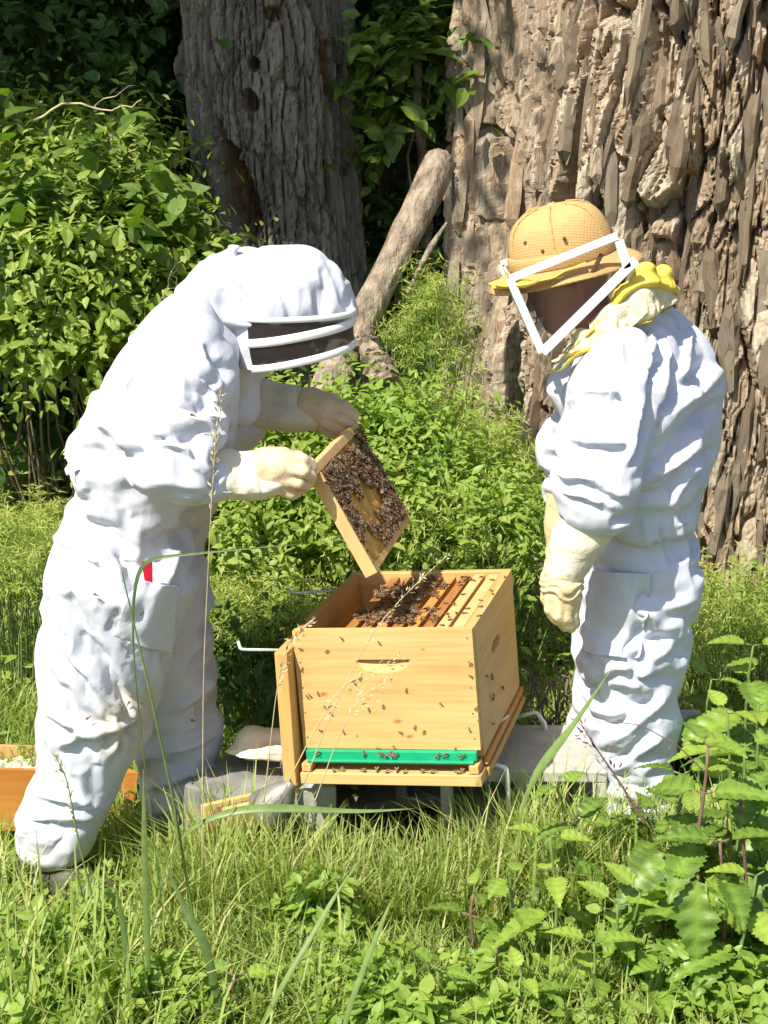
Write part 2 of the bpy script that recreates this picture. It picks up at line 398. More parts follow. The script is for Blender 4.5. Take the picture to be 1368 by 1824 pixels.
def cotton(name, dirt_at=None, base=(.60, .61, .66), dirt=(.55, .47, .36)):
    m, nt, b = newmat(name); v = coords(nt)
    c = ramp(nt, nnoise(nt, v, 6, 4), [(.3, [x*.94 for x in base]), (.65, base)])
    spots = ramp(nt, nnoise(nt, v, 34, 2), [(.74, (0, 0, 0)), (.80, (.5, .5, .5))]); c = mixc(nt, spots, c, [x*.75 for x in base])
    for p, r in (dirt_at or []):
        tc = nd(nt, 'ShaderNodeTexCoord'); d = nd(nt, 'ShaderNodeVectorMath', operation='DISTANCE'); nt.links.new(tc.outputs['Object'], d.inputs[0]); d.inputs[1].default_value = p
        s1 = nd(nt, 'ShaderNodeMath', operation='DIVIDE', i_1=r); nt.links.new(d.outputs['Value'], s1.inputs[0])
        s2 = nd(nt, 'ShaderNodeMath', operation='SUBTRACT'); nt.links.new(nnoise(nt, v, 14, 4), s2.inputs[1]); nt.links.new(s1.outputs[0], s2.inputs[0])
        c = mixc(nt, ramp(nt, s2.outputs[0], [(0, (.75, .75, .75)), (.55, (0, 0, 0))]), c, dirt)
    nt.links.new(c, b.inputs['Base Color']); b.inputs['Roughness'].default_value = .92; b.inputs['Specular IOR Level'].default_value = .12
    b.inputs['Sheen Weight'].default_value = .1
    a = nd(nt, 'ShaderNodeMath', operation='ADD'); nt.links.new(nnoise(nt, coords(nt, (1, 1, .55)), 26, 4, .55, .8), a.inputs[0])
    w = nd(nt, 'ShaderNodeMath', operation='MULTIPLY', i_1=.12); nt.links.new(nnoise(nt, v, 420, 2), w.inputs[0]); nt.links.new(w.outputs[0], a.inputs[1])
    rg_ = nd(nt, 'ShaderNodeTexNoise', noise_type='RIDGED_MULTIFRACTAL', i_Scale=6.5, i_Detail=2.5, i_Roughness=.45, i_Distortion=.9); nt.links.new(coords(nt, (1, 1, .7)), rg_.inputs['Vector'])
    a2 = nd(nt, 'ShaderNodeMath', operation='MULTIPLY_ADD', i_1=.9); nt.links.new(rg_.outputs[0], a2.inputs[0]); nt.links.new(a.outputs[0], a2.inputs[2])
    nbump(nt, b, a2.outputs[0], .30, .008); return m

M = {}
M['cotton1'] = cotton('white_cotton', [(tuple(at(236, 1290, 3.32)), .11), (tuple(at(260, 1400, 3.6)), .07), (tuple(at(420, 690, 3.5)), .06)])
M['cotton2'] = cotton('white_cotton_clean', base=(.60, .615, .68))
M['piping'] = simple('white_piping', (.78, .79, .75), (.84, .84, .8), 30, .6, .1)
M['glove_canvas'] = simple('cream_canvas', (.66, .58, .42), (.74, .68, .54), 24, .9, .5, .006)
M['glove_leather'] = simple('pale_leather', (.62, .44, .26), (.74, .57, .36), 22, .65, .5, .006)
M['glove_yellow'] = simple('yellow_leather', (.66, .50, .25), (.76, .63, .38), 22, .65, .5, .006)
M['boot'] = simple('olive_rubber', (.035, .036, .022), (.10, .10, .065), 18, .55, .3)
M['skin'] = simple('skin', (.30, .15, .10), (.38, .21, .14), 12, .55, .1)
M['helmet'] = simple('tan_woven_helmet', (.64, .41, .16), (.72, .49, .21), 70, .7, .35, .002, vec=(1, 1, 3))
def weave(m):
    nt = m.node_tree; b = nt.nodes['Principled BSDF']; v = coords(nt); ad = nd(nt, 'ShaderNodeMath', operation='MULTIPLY')
    for k, (dr, i) in enumerate((('X', 0), ('Z', 1))):
        w = nd(nt, 'ShaderNodeTexWave', bands_direction=dr, i_Scale=95, i_Distortion=1.2, i_Detail=1); nt.links.new(v, w.inputs['Vector']); nt.links.new(w.outputs['Fac'], ad.inputs[i])
    nbump(nt, b, ad.outputs[0], .6, .003)
    c = b.inputs['Base Color'].links[0].from_socket; nt.links.new(mixc(nt, .55, c, mixc(nt, 1.0, c, ramp(nt, ad.outputs[0], [(0, (.62, .52, .40)), (.6, (1.08, 1.05, 1.0))]), 'MULTIPLY')), b.inputs['Base Color'])
weave(M['helmet'])
M['yellow_cloth'] = simple('yellow_cloth', (.74, .54, .05), (.82, .64, .11), 30, .85, .3, .003)
M['cream_net'] = simple('cream_net', (.62, .52, .26), (.80, .74, .52), 40, .9, .8, .006, vec=(1, 1, 1))
M['white_paint'] = simple('white_paint', (.80, .80, .78), (.86, .86, .84), 30, .5, .1)
M['strap'] = simple('brown_strap', (.10, .04, .015), (.16, .07, .03), 40, .6, .2)
M['red'] = simple('red_paint', (.55, .012, .03), (.66, .02, .05), 30, .4, .1)
M['green_plastic'] = simple('green_plastic', (.008, .30, .13), (.012, .36, .17), 20, .45, .1)
M['zinc'] = simple('pale_metal_rod', (.62, .62, .6), (.78, .78, .76), 50, .45, .1, metallic=.2)
M['steel'] = simple('sooty_steel', (.16, .145, .12), (.36, .34, .30), 14, .5, .3, metallic=.5)
M['soot'] = simple('burnt_steel', (.03, .025, .02), (.10, .075, .05), 14, .65, .3, metallic=.3)
M['bellow'] = simple('brown_bellow_leather', (.10, .065, .04), (.2, .13, .08), 20, .7, .3)
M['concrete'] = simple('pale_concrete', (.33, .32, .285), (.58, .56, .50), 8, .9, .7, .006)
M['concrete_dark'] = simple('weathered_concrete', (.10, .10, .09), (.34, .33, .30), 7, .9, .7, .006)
M['sack'] = simple('cream_sackcloth', (.60, .52, .38), (.74, .68, .54), 10, .9, .8, .008)
M['pine'] = woodmat('pine_board', (.58, .33, .11), (.73, .48, .20))
M['pine_front'] = woodmat('pine_front_board', (.58, .33, .11), (.73, .48, .20), knots=False)
def add_knots(m, spots):
    nt = m.node_tree; b = nt.nodes['Principled BSDF']; c = b.inputs['Base Color'].links[0].from_socket; v = coords(nt)
    for (x, z, r) in spots:
        mp = nd(nt, 'ShaderNodeMapping'); mp.inputs['Location'].default_value = (-x, 0, -z*1.7); mp.inputs['Scale'].default_value = (1, .2, 1.7); nt.links.new(v, mp.inputs[0])
        ln = nd(nt, 'ShaderNodeVectorMath', operation='LENGTH'); nt.links.new(mp.outputs[0], ln.inputs[0]); dv_ = nd(nt, 'ShaderNodeMath', operation='DIVIDE', i_1=r); nt.links.new(ln.outputs['Value'], dv_.inputs[0])
        ad = nd(nt, 'ShaderNodeMath', operation='MULTIPLY_ADD', i_1=.5); nt.links.new(nnoise(nt, v, 90, 3), ad.inputs[0]); nt.links.new(dv_.outputs[0], ad.inputs[2])
        c = mixc(nt, ramp(nt, ad.outputs[0], [(.3, (.9, .9, .9)), (.62, (.45, .45, .45)), (1.0, (0, 0, 0))]), c, (.30, .085, .02))
    nt.links.new(c, b.inputs['Base Color'])
add_knots(M['pine_front'], [(.228, .066, .020), (.252, .030, .016), (.060, .130, .020), (.30, .235, .010), (.13, .03, .008)])
M['pine_side'] = woodmat('pine_board_side', (.52, .27, .08), (.66, .385, .135), axis=1)
M['pine_end'] = woodmat('pine_upright', (.56, .30, .09), (.70, .42, .16), axis=2, knots=False)
M['frame_wood'] = woodmat('new_frame_wood', (.66, .40, .15), (.76, .52, .24), knots=False, axis=2)
M['bar_wood'] = woodmat('frame_bar_wood', (.50, .21, .05), (.68, .36, .10), knots=False, axis=1)
M['bar_red'] = woodmat('propolis_stained_bar', (.30, .115, .035), (.52, .25, .075), knots=False, axis=1)
M['orange_wood'] = woodmat('orange_wood', (.55, .22, .04), (.68, .32, .07), knots=False)
M['brown_wood'] = woodmat('brown_wood', (.14, .075, .03), (.24, .13, .05), knots=False)
M['comb'] = simple('capped_comb', (.36, .17, .03), (.80, .48, .10), 26, .6, .8, .004)
M['wax'] = simple('white_wax', (.55, .50, .34), (.78, .74, .60), 40, .6, .8, .006)
def meshmat(name, c, alpha):
    m, nt, b = newmat(name); b.inputs['Base Color'].default_value = c+(1,); b.inputs['Roughness'].default_value = .5
    t = nd(nt, 'ShaderNodeBsdfTransparent'); mx = nd(nt, 'ShaderNodeMixShader', i_0=alpha)
    nt.links.new(t.outputs[0], mx.inputs[1]); nt.links.new(b.outputs[0], mx.inputs[2]); nt.links.new(mx.outputs[0], nt.nodes['Material Output'].inputs[0]); return m
M['veil'] = meshmat('black_veil_mesh', (.02, .015, .014), .88)
M['veil2'] = meshmat('fine_wire_mesh', (.05, .045, .035), .15)
M['bark_grey'], nt, b = newmat('grey_dead_bark')
a = nd(nt, 'ShaderNodeAttribute', attribute_name='tone'); cv = nd(nt, 'ShaderNodeAttribute', attribute_name='rot')
c = ramp(nt, a.outputs['Fac'], [(0, (.075, .056, .036)), (.5, (.16, .13, .09)), (1, (.27, .23, .17))])
c = mixc(nt, .5, c, ramp(nt, nnoise(nt, coords(nt, (30, 30, 3)), 1.2, 5), [(.3, (.09, .08, .062)), (.7, (.27, .25, .215))]))
c = mixc(nt, cv.outputs['Fac'], c, (.16, .085, .03)); nt.links.new(c, b.inputs['Base Color']); b.inputs['Roughness'].default_value = .95
nbump(nt, b, nnoise(nt, coords(nt, (60, 60, 9)), 1.5, 5), .8, .01)
M['bark'], nt, b = newmat('furrowed_bark')
a = nd(nt, 'ShaderNodeAttribute', attribute_name='tone'); 
c = ramp(nt, a.outputs['Fac'], [(0, (.11, .072, .040)), (.2, (.26, .175, .098)), (.4, (.42, .31, .19)), (.55, (.27, .23, .175)), (.72, (.54, .435, .29)), (.85, (.38, .22, .11)), (1, (.66, .55, .40))])
c = mixc(nt, .45, c, ramp(nt, nnoise(nt, coords(nt, (13, 13, 2)), 2.2, 6, .65), [(.3, (.12, .082, .048)), (.5, (.32, .24, .145)), (.7, (.58, .49, .35))]))
c = mixc(nt, .3, c, ramp(nt, nnoise(nt, coords(nt, (70, 70, 14)), 1.2, 4, .6), [(.35, (.14, .10, .07)), (.65, (.55, .47, .37))]))
nt.links.new(c, b.inputs['Base Color']); b.inputs['Roughness'].default_value = .95; b.inputs['Specular IOR Level'].default_value = .15
nbump(nt, b, nnoise(nt, coords(nt, (40, 40, 10)), 1.5, 6, .65), .9, .012)
M['log'] = simple('bare_weathered_wood', (.11, .08, .05), (.44, .35, .25), 4, .9, 1., .015, vec=(6, 6, 2.2))
M['twig'] = simple('twig_bark', (.10, .075, .045), (.22, .17, .11), 20, .9, .3)
M['stem_green'] = simple('green_stem', (.10, .16, .035), (.18, .25, .07), 20, .7, .1)
M['stem_purple'] = simple('purplish_stem', (.13, .07, .055), (.24, .14, .09), 20, .7, .1)
M['dry'] = simple('dry_straw', (.42, .34, .17), (.62, .54, .32), 30, .85, .1)
M['dry_brown'] = simple('dry_brown_weed', (.14, .09, .08), (.27, .18, .15), 30, .9, .1)
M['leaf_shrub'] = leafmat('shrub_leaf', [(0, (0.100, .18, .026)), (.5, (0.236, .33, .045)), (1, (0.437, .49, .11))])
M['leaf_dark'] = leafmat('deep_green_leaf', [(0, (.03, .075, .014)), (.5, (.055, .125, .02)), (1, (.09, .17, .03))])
M['leaf_ivy'] = leafmat('ivy_leaf', [(0, (0.059, .12, .018)), (.6, (0.118, .20, .025)), (1, (0.236, .33, .05))])
M['grass'] = leafmat('grass_blade', [(0, (0.177, .27, .045)), (.5, (0.307, .41, .075)), (.85, (0.472, .53, .14)), (1, (.60, .53, .25))], .4, .5)
M['weed'] = leafmat('weed_leaf', [(0, (0.153, .26, .035)), (.6, (0.260, .39, .055)), (1, (0.401, .48, .10))], .4, .5)
M['feather'] = leafmat('feathery_weed', [(0, (0.153, .26, .035)), (.6, (0.283, .40, .065)), (1, (0.472, .48, .13))], .4, .55)
M['nettle'] = leafmat('nettle_leaf', [(0, (0.059, .125, .022)), (.5, (0.130, .235, .036)), (1, (0.319, .42, .06))], .32, .42, veins=True)
M['blade_wide'] = leafmat('wide_grass_blade', [(0, (0.083, .15, .045)), (1, (0.236, .33, .09))], .3, .4)
M['bee'], nt, b = newmat('bee_body')
a = nd(nt, 'ShaderNodeAttribute', attribute_name='rnd')
nt.links.new(ramp(nt, a.outputs['Fac'], [(0, (.016, .010, .006)), (.45, (.12, .062, .026)), (.7, (.28, .14, .035)), (1, (.26, .19, .12))]), b.inputs['Base Color']); b.inputs['Roughness'].default_value = .5
M['soil'], nt, b = newmat('soil_and_litter')
v = coords(nt); n1 = nnoise(nt, v, 5, 6, .65); n2 = nnoise(nt, v, 60, 4, .7)
c = ramp(nt, n1, [(.3, (.05, .04, .022)), (.5, (.11, .085, .045)), (.7, (.20, .15, .08))]); c = mixc(nt, .5, c, ramp(nt, n2, [(.35, (.05, .038, .02)), (.65, (.30, .22, .12))]))
nt.links.new(c, b.inputs['Base Color']); b.inputs['Roughness'].default_value = 1; nbump(nt, b, n2, .8, .02)

# ------------------------------------------------------------------ ground
def gz(x, y):
    x = np.asarray(x, float); y = np.asarray(y, float)
    return 1.9*sstep(6.6, 12, y)+5.5*sstep(11, 17, y)+.10*sstep(3.36, 2.7, y)+.16*sstep(2.8, 0, y)+.03*fbm(x*1.3, y*1.3, None, 3, 4)*sstep(0, 1, y)
xs = np.concatenate([np.linspace(-150, -4, 12), np.linspace(-3.6, 3.6, 73), np.linspace(4, 150, 12)]); ys = np.concatenate([np.linspace(-60, 1.5, 10), np.linspace(1.7, 12, 90), np.linspace(13, 200, 14)])
X, Y = np.meshgrid(xs, ys, indexing='ij'); G = np.stack([X, Y, gz(X, Y)], -1)
mb = MB(); mb.grid(G); tag(mb.build('ground', M['soil'], smooth=True), kind='structure')

# ------------------------------------------------------------------ trees
def voro(u, v, seed):
    iu, iv = np.floor(u).astype(np.int64), np.floor(v).astype(np.int64); z = np.zeros_like(iu)
    f1 = np.full(u.shape, 9.); f2 = np.full(u.shape, 9.); cu = np.zeros(u.shape); cvv = np.zeros(u.shape); cid = np.zeros(u.shape)
    for a in (-1, 0, 1):
        for b_ in (-1, 0, 1):
            ju, jv = iu+a, iv+b_
            pu = ju+_hash(ju, jv, z, seed); pv = jv+_hash(ju, jv, z+1, seed)
            d = np.hypot(u-pu, v-pv); m = d < f1
            f2 = np.where(m, f1, np.minimum(f2, d)); cu = np.where(m, u-pu, cu); cvv = np.where(m, v-pv, cvv); cid = np.where(m, _hash(ju, jv, z+2, seed), cid); f1 = np.where(m, d, f1)
    return f1, f2, cu, cvv, cid
def trunk_grid(thetas, zs, cx, cy, rad, disp):
    T, Z = np.meshgrid(thetas, zs, indexing='ij')
    r = rad(T, Z); d, attrs = disp(T*1.0, Z, r)
    r = r+d
    x0, y0 = cx(Z), cy(Z)
    return np.stack([x0+r*np.sin(T), y0-r*np.cos(T), Z], -1), attrs
def trunk_obj(name, G, attrs, mat, parent):
    a, b_ = G.shape[:2]; I = np.arange(a*b_).reshape(a, b_); In = np.roll(I, -1, 0)
    Q = np.stack([I[:, :-1], In[:, :-1], In[:, 1:], I[:, 1:]], -1).reshape(-1, 4)
    return obj(name, np_mesh(name, G.reshape(-1, 3), Q, False, {k: v_.ravel() for k, v_ in attrs.items()}), mat, parent)
# great furrowed tree on the right; theta 0 looks at the camera
big = thing('old_tree', 'huge old tree trunk with deeply furrowed brown bark behind the right beekeeper', 'tree', loc=(0, 0, 0))
BX, BY, BR = 1.42, 6.62, .97
th = np.concatenate([np.linspace(-2.2, -1.75, 12)[:-1], np.linspace(-1.75, .95, 400)[:-1], np.linspace(.95, 2*math.pi-2.2, 60)[:-1]])
zz = np.concatenate([np.linspace(-.3, 2.5, 380)[:-1], np.linspace(2.5, 6.2, 90)])
def big_rad(T, Z):
    fl = .14*np.exp(-np.maximum(Z, 0)/.42)*(1+.5*np.sin(T*5+1.))+.05*Z*.3
    ph = .5*fbm(T*1.3, Z*.8, None, 2, 52)
    return BR+fl+.06*np.sin(T*3.1+.6*Z)+.05*np.sin(T*7.3-1.1*Z+2)+.055*np.abs(np.sin(T*9.5+2.2*ph+.5*Z))+.03*np.abs(np.sin(T*21+4*ph-.4*Z))-.04
def big_disp(T, Z, r):
    u = T*.98; v = Z
    w1 = .09*fbm(u*1.4, v*.9, None, 2, 11)+.012*fbm(u*7, v*5, None, 2, 14); w2 = .10*fbm(u*2.2+7, v*1.5, None, 3, 12)
    sl = .30*sstep(-.1, .9, u)*v                         # the furrows lean towards the right
    a1 = u+w1-sl
    f1, f2, cu, cv_, cid = voro(a1*9.5, (v+w2)*1.35, 21); e = f2-f1
    jag = .10*fbm(u*26, v*14, None, 3, 18)
    kl = 1-.65*sstep(-.6, -1.1, u)
    plate = sstep(.015, .12, e+.7*jag)*.12-.12+kl*(.085*(cid-.5)+.045*cu*np.cos(cid*19)-.020*cv_)
    g1, g2, gu, gv, gid = voro(a1*23+.45*fbm(u*12, v*6, None, 2, 5), (v+w2)*3.2, 33)
    fl = sstep(.0, .12, g2-g1+.5*jag)*.045+kl*(.045*(gid-.5)+.022*gu*np.cos(gid*31)-.016*gv)
    h1, h2, hu, hv, hid = voro(a1*75+.4*fbm(u*30, v*14, None, 2, 7), v*8.5, 45)
    fine = .013*(hid-.5)+.006*sstep(0, .2, h2-h1)-.004*hv+.006*noise(a1*190, v*16, None, 66)
    rid = 1-np.abs(noise(a1*4.2, v*.6, None, 77)); big_ = .10*(rid**2)-.05
    d = plate+fl+fine+big_+.006*fbm(u*60, v*40, None, 3, 3)
    sc_ = (v-(1.42+.72*(u-.05)))/.085; d = d+.11*np.exp(-sc_**2)*sstep(-.12, .1, u)*(.8+.4*noise(u*14, v*14, None, 9))
    hx, hz = u+.62, v-.72; d = d-.12*np.exp(-((hx+.35*hz)/.08)**2-(hz/.20)**2)
    tone = np.clip(.5+.75*(cid-.5)+.8*(gid-.5)+.35*(hid-.5), 0, 1)
    return d, {'tone': tone}
Gt, At = trunk_grid(th, zz, lambda z: BX+.02*z, lambda z: BY+.02*z, big_rad, big_disp)
trunk_obj('trunk', Gt, At, M['bark'], big)
# shaggy plates of bark: real slabs standing off the trunk
def bark_slab(seed):
    r_ = np.random.default_rng(seed); na, nb = 5, 9; a = np.linspace(-1, 1, na); b_ = np.linspace(-1, 1, nb); A, B = np.meshgrid(a, b_, indexing='ij')
    wv = 1+.30*noise(B*2.6+seed, 0*B+3, None, seed); tip = 1-.6*np.abs(B)**4*(.7+.6*r_.random())
    x = A*.5*wv*np.clip(tip, .12, 1)+.16*noise(B*1.3, 0*B+seed, None, 5); z = B*.5+.05*noise(A*2, B*2, None, seed+2)
    edge = np.maximum(np.abs(A), np.abs(B)**2); y = -.55*(1-edge**3)-.22*noise(A*1.8, B*4+seed, None, seed+3)*(1-edge**4)-.3*(B < 0)*np.abs(B)*(1-np.abs(A)**3); y = np.where(edge > .99, .35, y)
    V = np.stack([x, y, z], -1); I = np.arange(na*nb).reshape(na, nb); Q = np.stack([I[:-1, :-1], I[1:, :-1], I[1:, 1:], I[:-1, 1:]], -1).reshape(-1, 4)
    return V.reshape(-1, 3), Q
SLAB = [bark_slab(k) for k in range(10)]; slab_me = []
for k in range(40):
    V_, Q_ = SLAB[k % 10]; me = np_mesh('bark_plate', V_, Q_, False, {'tone': np.full(len(V_), (k*0.6180339) % 1.)}); me.materials.append(M['bark']); slab_me.append(me)
rb = np.random.default_rng(17); pl = []
for iu in range(40):
    for iv in range(13):
        u_ = -1.50+iu*.060+rb.normal(0, .014); v_ = .12+(iv+.5*(iu % 2))*.185+rb.normal(0, .035)
        if v_ > 2.45 or rb.random() < .16: continue
        sl_a = .30*float(sstep(-.1, .9, u_)); uu = u_+sl_a*(v_-1.1)
        if not -1.55 < uu < .93: continue
        i = int(np.argmin(abs(th-uu/.98))); j = int(np.argmin(abs(zz-v_))); pl.append((uu/.98, Gt[i, j], sl_a, rb.normal(0, .09), rb.uniform(.036, .066), rb.uniform(.24, .50), rb.uniform(.022, .044), rb.integers(0, 40), rb.normal(-.03, .10)))
pl.sort(key=lambda q: -q[4]*q[5]*max(.15, math.cos(q[0]))); rest_V, rest_Q, rest_T, off = [], [], [], 0
for n_i, (t_, p, sl_a, rl_, w_, h_, d_, mi, tilt) in enumerate(pl):
    Mx = Matrix.Translation(Vector(tuple(p-np.array([math.sin(t_), -math.cos(t_), 0])*.012)))@Matrix.Rotation(t_, 4, 'Z')@Matrix.Rotation(sl_a*.9+rl_, 4, 'Y')@Matrix.Rotation(tilt, 4, 'X')@Matrix.Diagonal((w_, d_, h_, 1))
    if n_i < 300: o = bpy.data.objects.new('bark_plate', slab_me[mi]); col.objects.link(o); o.matrix_world = Mx; o.parent = big
    else:
        V_, Q_ = SLAB[mi % 10]; Mn = np.array(Mx); rest_V.append(V_@Mn[:3, :3].T+Mn[:3, 3]); rest_Q.append(Q_+off); rest_T.append(np.full(len(V_), (mi*0.6180339) % 1.)); off += len(V_)
if rest_V: obj('bark_flakes', np_mesh('bark_flakes', np.concatenate(rest_V), np.concatenate(rest_Q), False, {'tone': np.concatenate(rest_T)}), M['bark'], big)['kind'] = 'stuff'
# dead grey trunk on the left
grey = thing('dead_tree', 'shaded grey tree trunk with holes and a rotten hollow behind the left beekeeper', 'tree')
GX, GY = -.445, 6.75
th2 = np.concatenate([np.linspace(-1.75, 1.75, 220)[:-1], np.linspace(1.75, 2*math.pi-1.75, 30)[:-1]]); zz2 = np.concatenate([np.linspace(.2, 2.6, 320)[:-1], np.linspace(2.6, 5.2, 60)])
def px_uv(px, py, y, cx, cy, r):
    p = at(px, py, y); return math.asin(max(-1, min(1, (p[0]-cx)/r))), p[2]
HOL = [(463, 180, .035, .05, .09), (470, 115, .028, .03, .08), (428, 335, .075, .20, .13), (505, 25, .04, .03, .06), (588, 330, .02, .10, .06), (455, 372, .05, .12, .05), (600, 130, .05, .16, .05), (405, 255, .012, .12, .05)]
def grey_rad(T, Z): return .328+.025*np.sin(2*T+Z)+.02*np.sin(5*T-.8*Z+1)+.05*np.exp(-Z/.5)+.05*np.exp(-((T+1.35)/.2)**2-((Z-1.9)/.10)**2)
def grey_disp(T, Z, r):
    u = T*.345; v = Z; w = .025*fbm(u*8, v*2, None, 3, 61)
    f1, f2, cu, cv_, cid = voro((u+w)*27, v*3.2, 62); g1, g2, gu, gv, gid = voro((u+w)*75, v*9, 63)
    d = .030*sstep(.02, .16, f2-f1)+.018*(cid-.5)+.010*sstep(0, .2, g2-g1)+.008*(gid-.5)+.004*fbm(u*70, v*30, None, 3, 6)
    rot = np.zeros_like(u)
    for (px, py, wu, wz, dp) in HOL:
        tu, tz = px_uv(px, py, 6.42, GX, GY, .36); q = ((u-tu*.345+.12*(v-tz)+.2*w)/wu)**2+((v-tz)/wz)**2
        q = q+.5*fbm(u*30, v*20, None, 2, 8); d = d-dp*sstep(1.1, .35, q); rot = np.maximum(rot, sstep(1.1, .5, q)*(.9 if wz > .1 else .6))
    return d, {'tone': np.clip(.5*cid+.5*gid, 0, 1), 'rot': rot}
Gg, Ag = trunk_grid(th2, zz2, lambda z: GX-.035*(z-1), lambda z: GY+0*z, grey_rad, grey_disp)
trunk_obj('trunk', Gg, Ag, M['bark_grey'], grey)
def limb(mbx, a, b_, ra, rb, seed, n=9, wob=.12):
    a, b_ = np.asarray(a, float), np.asarray(b_, float); t = np.linspace(0, 1, n); r_ = np.random.default_rng(seed)
    p = a+(b_-a)*t[:, None]+np.cumsum(r_.normal(0, wob/n, (n, 3)), 0)*np.sin(t*math.pi*.9)[:, None]*2
    mbx.tube(p, ra+(rb-ra)*t, 8); return p
mbx = MB()
for k, (b_, r_) in enumerate([((-2.1, 5.0, 4.9), .10), ((-1.3, 4.6, 4.7), .09), ((-.2, 6.9, 5.6), .09), ((-2.0, 7.6, 5.4), .10), ((-1.2, 6.2, 6.2), .12)]): limb(mbx, (-.6, 6.75, 3.6+.25*k), b_, .14, r_*.4, 50+k)
mbx.build('limb', M['bark_grey'], grey, True)
mbx = MB()
for k, b_ in enumerate([(.2, 7.6, 8.6), (2.4, 6.4, 8.8), (1.2, 8.6, 9), (2.9, 8.2, 8.0), (1.0, 7.2, 9.6)]): limb(mbx, (BX+.1, BY+.1, 5.6), b_, .42, .10, 80+k)
mbx.build('limb', M['bark'], big, True)
# ------------------------------------------------------------------ leaves
def leaf_template(n=4, width=.5, fold=.18, curl=.25, serr=0., point=1.0):
    """leaf along +y from 0 to 1, face up +z; returns verts, tris, vein weights"""
    t = np.linspace(0, 1, n+1); V = []; 
    prof = (np.sin(np.pi*np.clip(t, 0, 1)**.72)**point)*width/2
    for i, ti in enumerate(t):
        z = -curl*ti*ti*.5
        w = prof[i]*(1+(serr if i % 2 else -serr)) if 0 < i < n else 0
        yb = ti-(serr*.5/n if i % 2 else 0)
        V += [(0, ti, z), (-w, yb, z+fold*w), (w, yb, z+fold*w)]
    T = []
    for i in range(n):
        a, b_ = 3*i, 3*i+3
        if i == 0: T += [(a, b_, b_+1), (a, b_+2, b_)]
        elif i == n-1: T += [(a, b_, a+1), (a, a+2, b_)]
        else: T += [(a, b_, b_+1), (a, b_+1, a+1), (a, b_+2, b_), (a, a+2, b_+2)]
    V = np.array(V, float); T = np.array(T); used = np.unique(T); mp = -np.ones(len(V), int); mp[used] = np.arange(len(used))
    return V[used], mp[T]
LEAF = leaf_template(4, .56, .25, .35)
LEAF_S = leaf_template(3, .5, .3, .3)
LEAF_N = leaf_template(2, .16, .3, .5)
LEAF_Q = leaf_template(2, .5, .3, .3)
def basis(dirs, up=None, roll=None):
    """rows: columns x,y,z of a frame whose y runs along dirs and z leans to up"""
    y = dirs/(np.linalg.norm(dirs, axis=1)[:, None]+1e-9)
    up = np.tile([0, 0, 1.], (len(y), 1)) if up is None else up
    x = np.cross(y, up); x /= np.linalg.norm(x, axis=1)[:, None]+1e-9; z = np.cross(x, y)
    if roll is not None:
        c, s = np.cos(roll)[:, None], np.sin(roll)[:, None]; x, z = c*x+s*z, c*z-s*x
    return np.stack([x, y, z], 2)
def scatter(name, tmpl, P, B, S, rnd, mat, parent=None):
    V, T = tmpl; n = len(P); k = len(V)
    W = np.einsum('nij,kj->nki', B, V)*np.asarray(S)[:, None, None]+P[:, None, :]
    F = (T[None]+(np.arange(n)*k)[:, None, None]).reshape(-1, 3)
    return obj(name, np_mesh(name, W.reshape(-1, 3), F, False, {'rnd': np.repeat(np.clip(rnd, 0, 1), k)}), mat, parent)
def twig_leaves(C, rad, ntw, nl, size, seed, shell=.55, up=.35, twl=.28):
    """leafy twigs spread through an ellipsoid: positions, frames, sizes, tones"""
    r_ = np.random.default_rng(seed); d = r_.normal(size=(ntw, 3)); d /= np.linalg.norm(d, axis=1)[:, None]
    d[:, 2] = np.where(d[:, 2] < -.35, -d[:, 2], d[:, 2])
    rr = shell+(1-shell)*r_.random(ntw)**.6
    lump = 1+.55*noise(d[:, 0]*2.3+seed, d[:, 1]*2.3, d[:, 2]*2.3, seed)
    st = np.asarray(C)+d*np.asarray(rad)*(rr*lump)[:, None]
    td = d*.8+r_.normal(0, .6, (ntw, 3)); td[:, 2] += up; td /= np.linalg.norm(td, axis=1)[:, None]
    tl = twl*(.5+1.2*r_.random(ntw)**2)
    P = []; D = []; U = []; S = []; T_ = []; tone = r_.random(ntw); sz_ = .7+.7*r_.random(ntw)**2
    for j in range(nl):
        f = (j+.5)/nl; p = st+td*(tl*f)[:, None]; p[:, 2] -= .25*tl*f*f
        sdv = np.cross(td, r_.normal(size=(ntw, 3))); sdv /= np.linalg.norm(sdv, axis=1)[:, None]
        ld = td*.55+sdv*.9; ld[:, 2] -= .15
        P.append(p); D.append(ld); S.append(size*(.55+.7*r_.random(ntw))*(1.1-.4*f)*sz_); T_.append(.25+.35*tone+.4*r_.random(ntw)*f+.1*r_.normal(size=ntw))
        u = r_.normal(0, .45, (ntw, 3))+np.array([0, 0, 1.])+.55*d+.25*np.array(TOSUN); U.append(u)
    P = np.concatenate(P); D = np.concatenate(D); U = np.concatenate(U)
    return P, basis(D, U), np.concatenate(S), np.concatenate(T_)
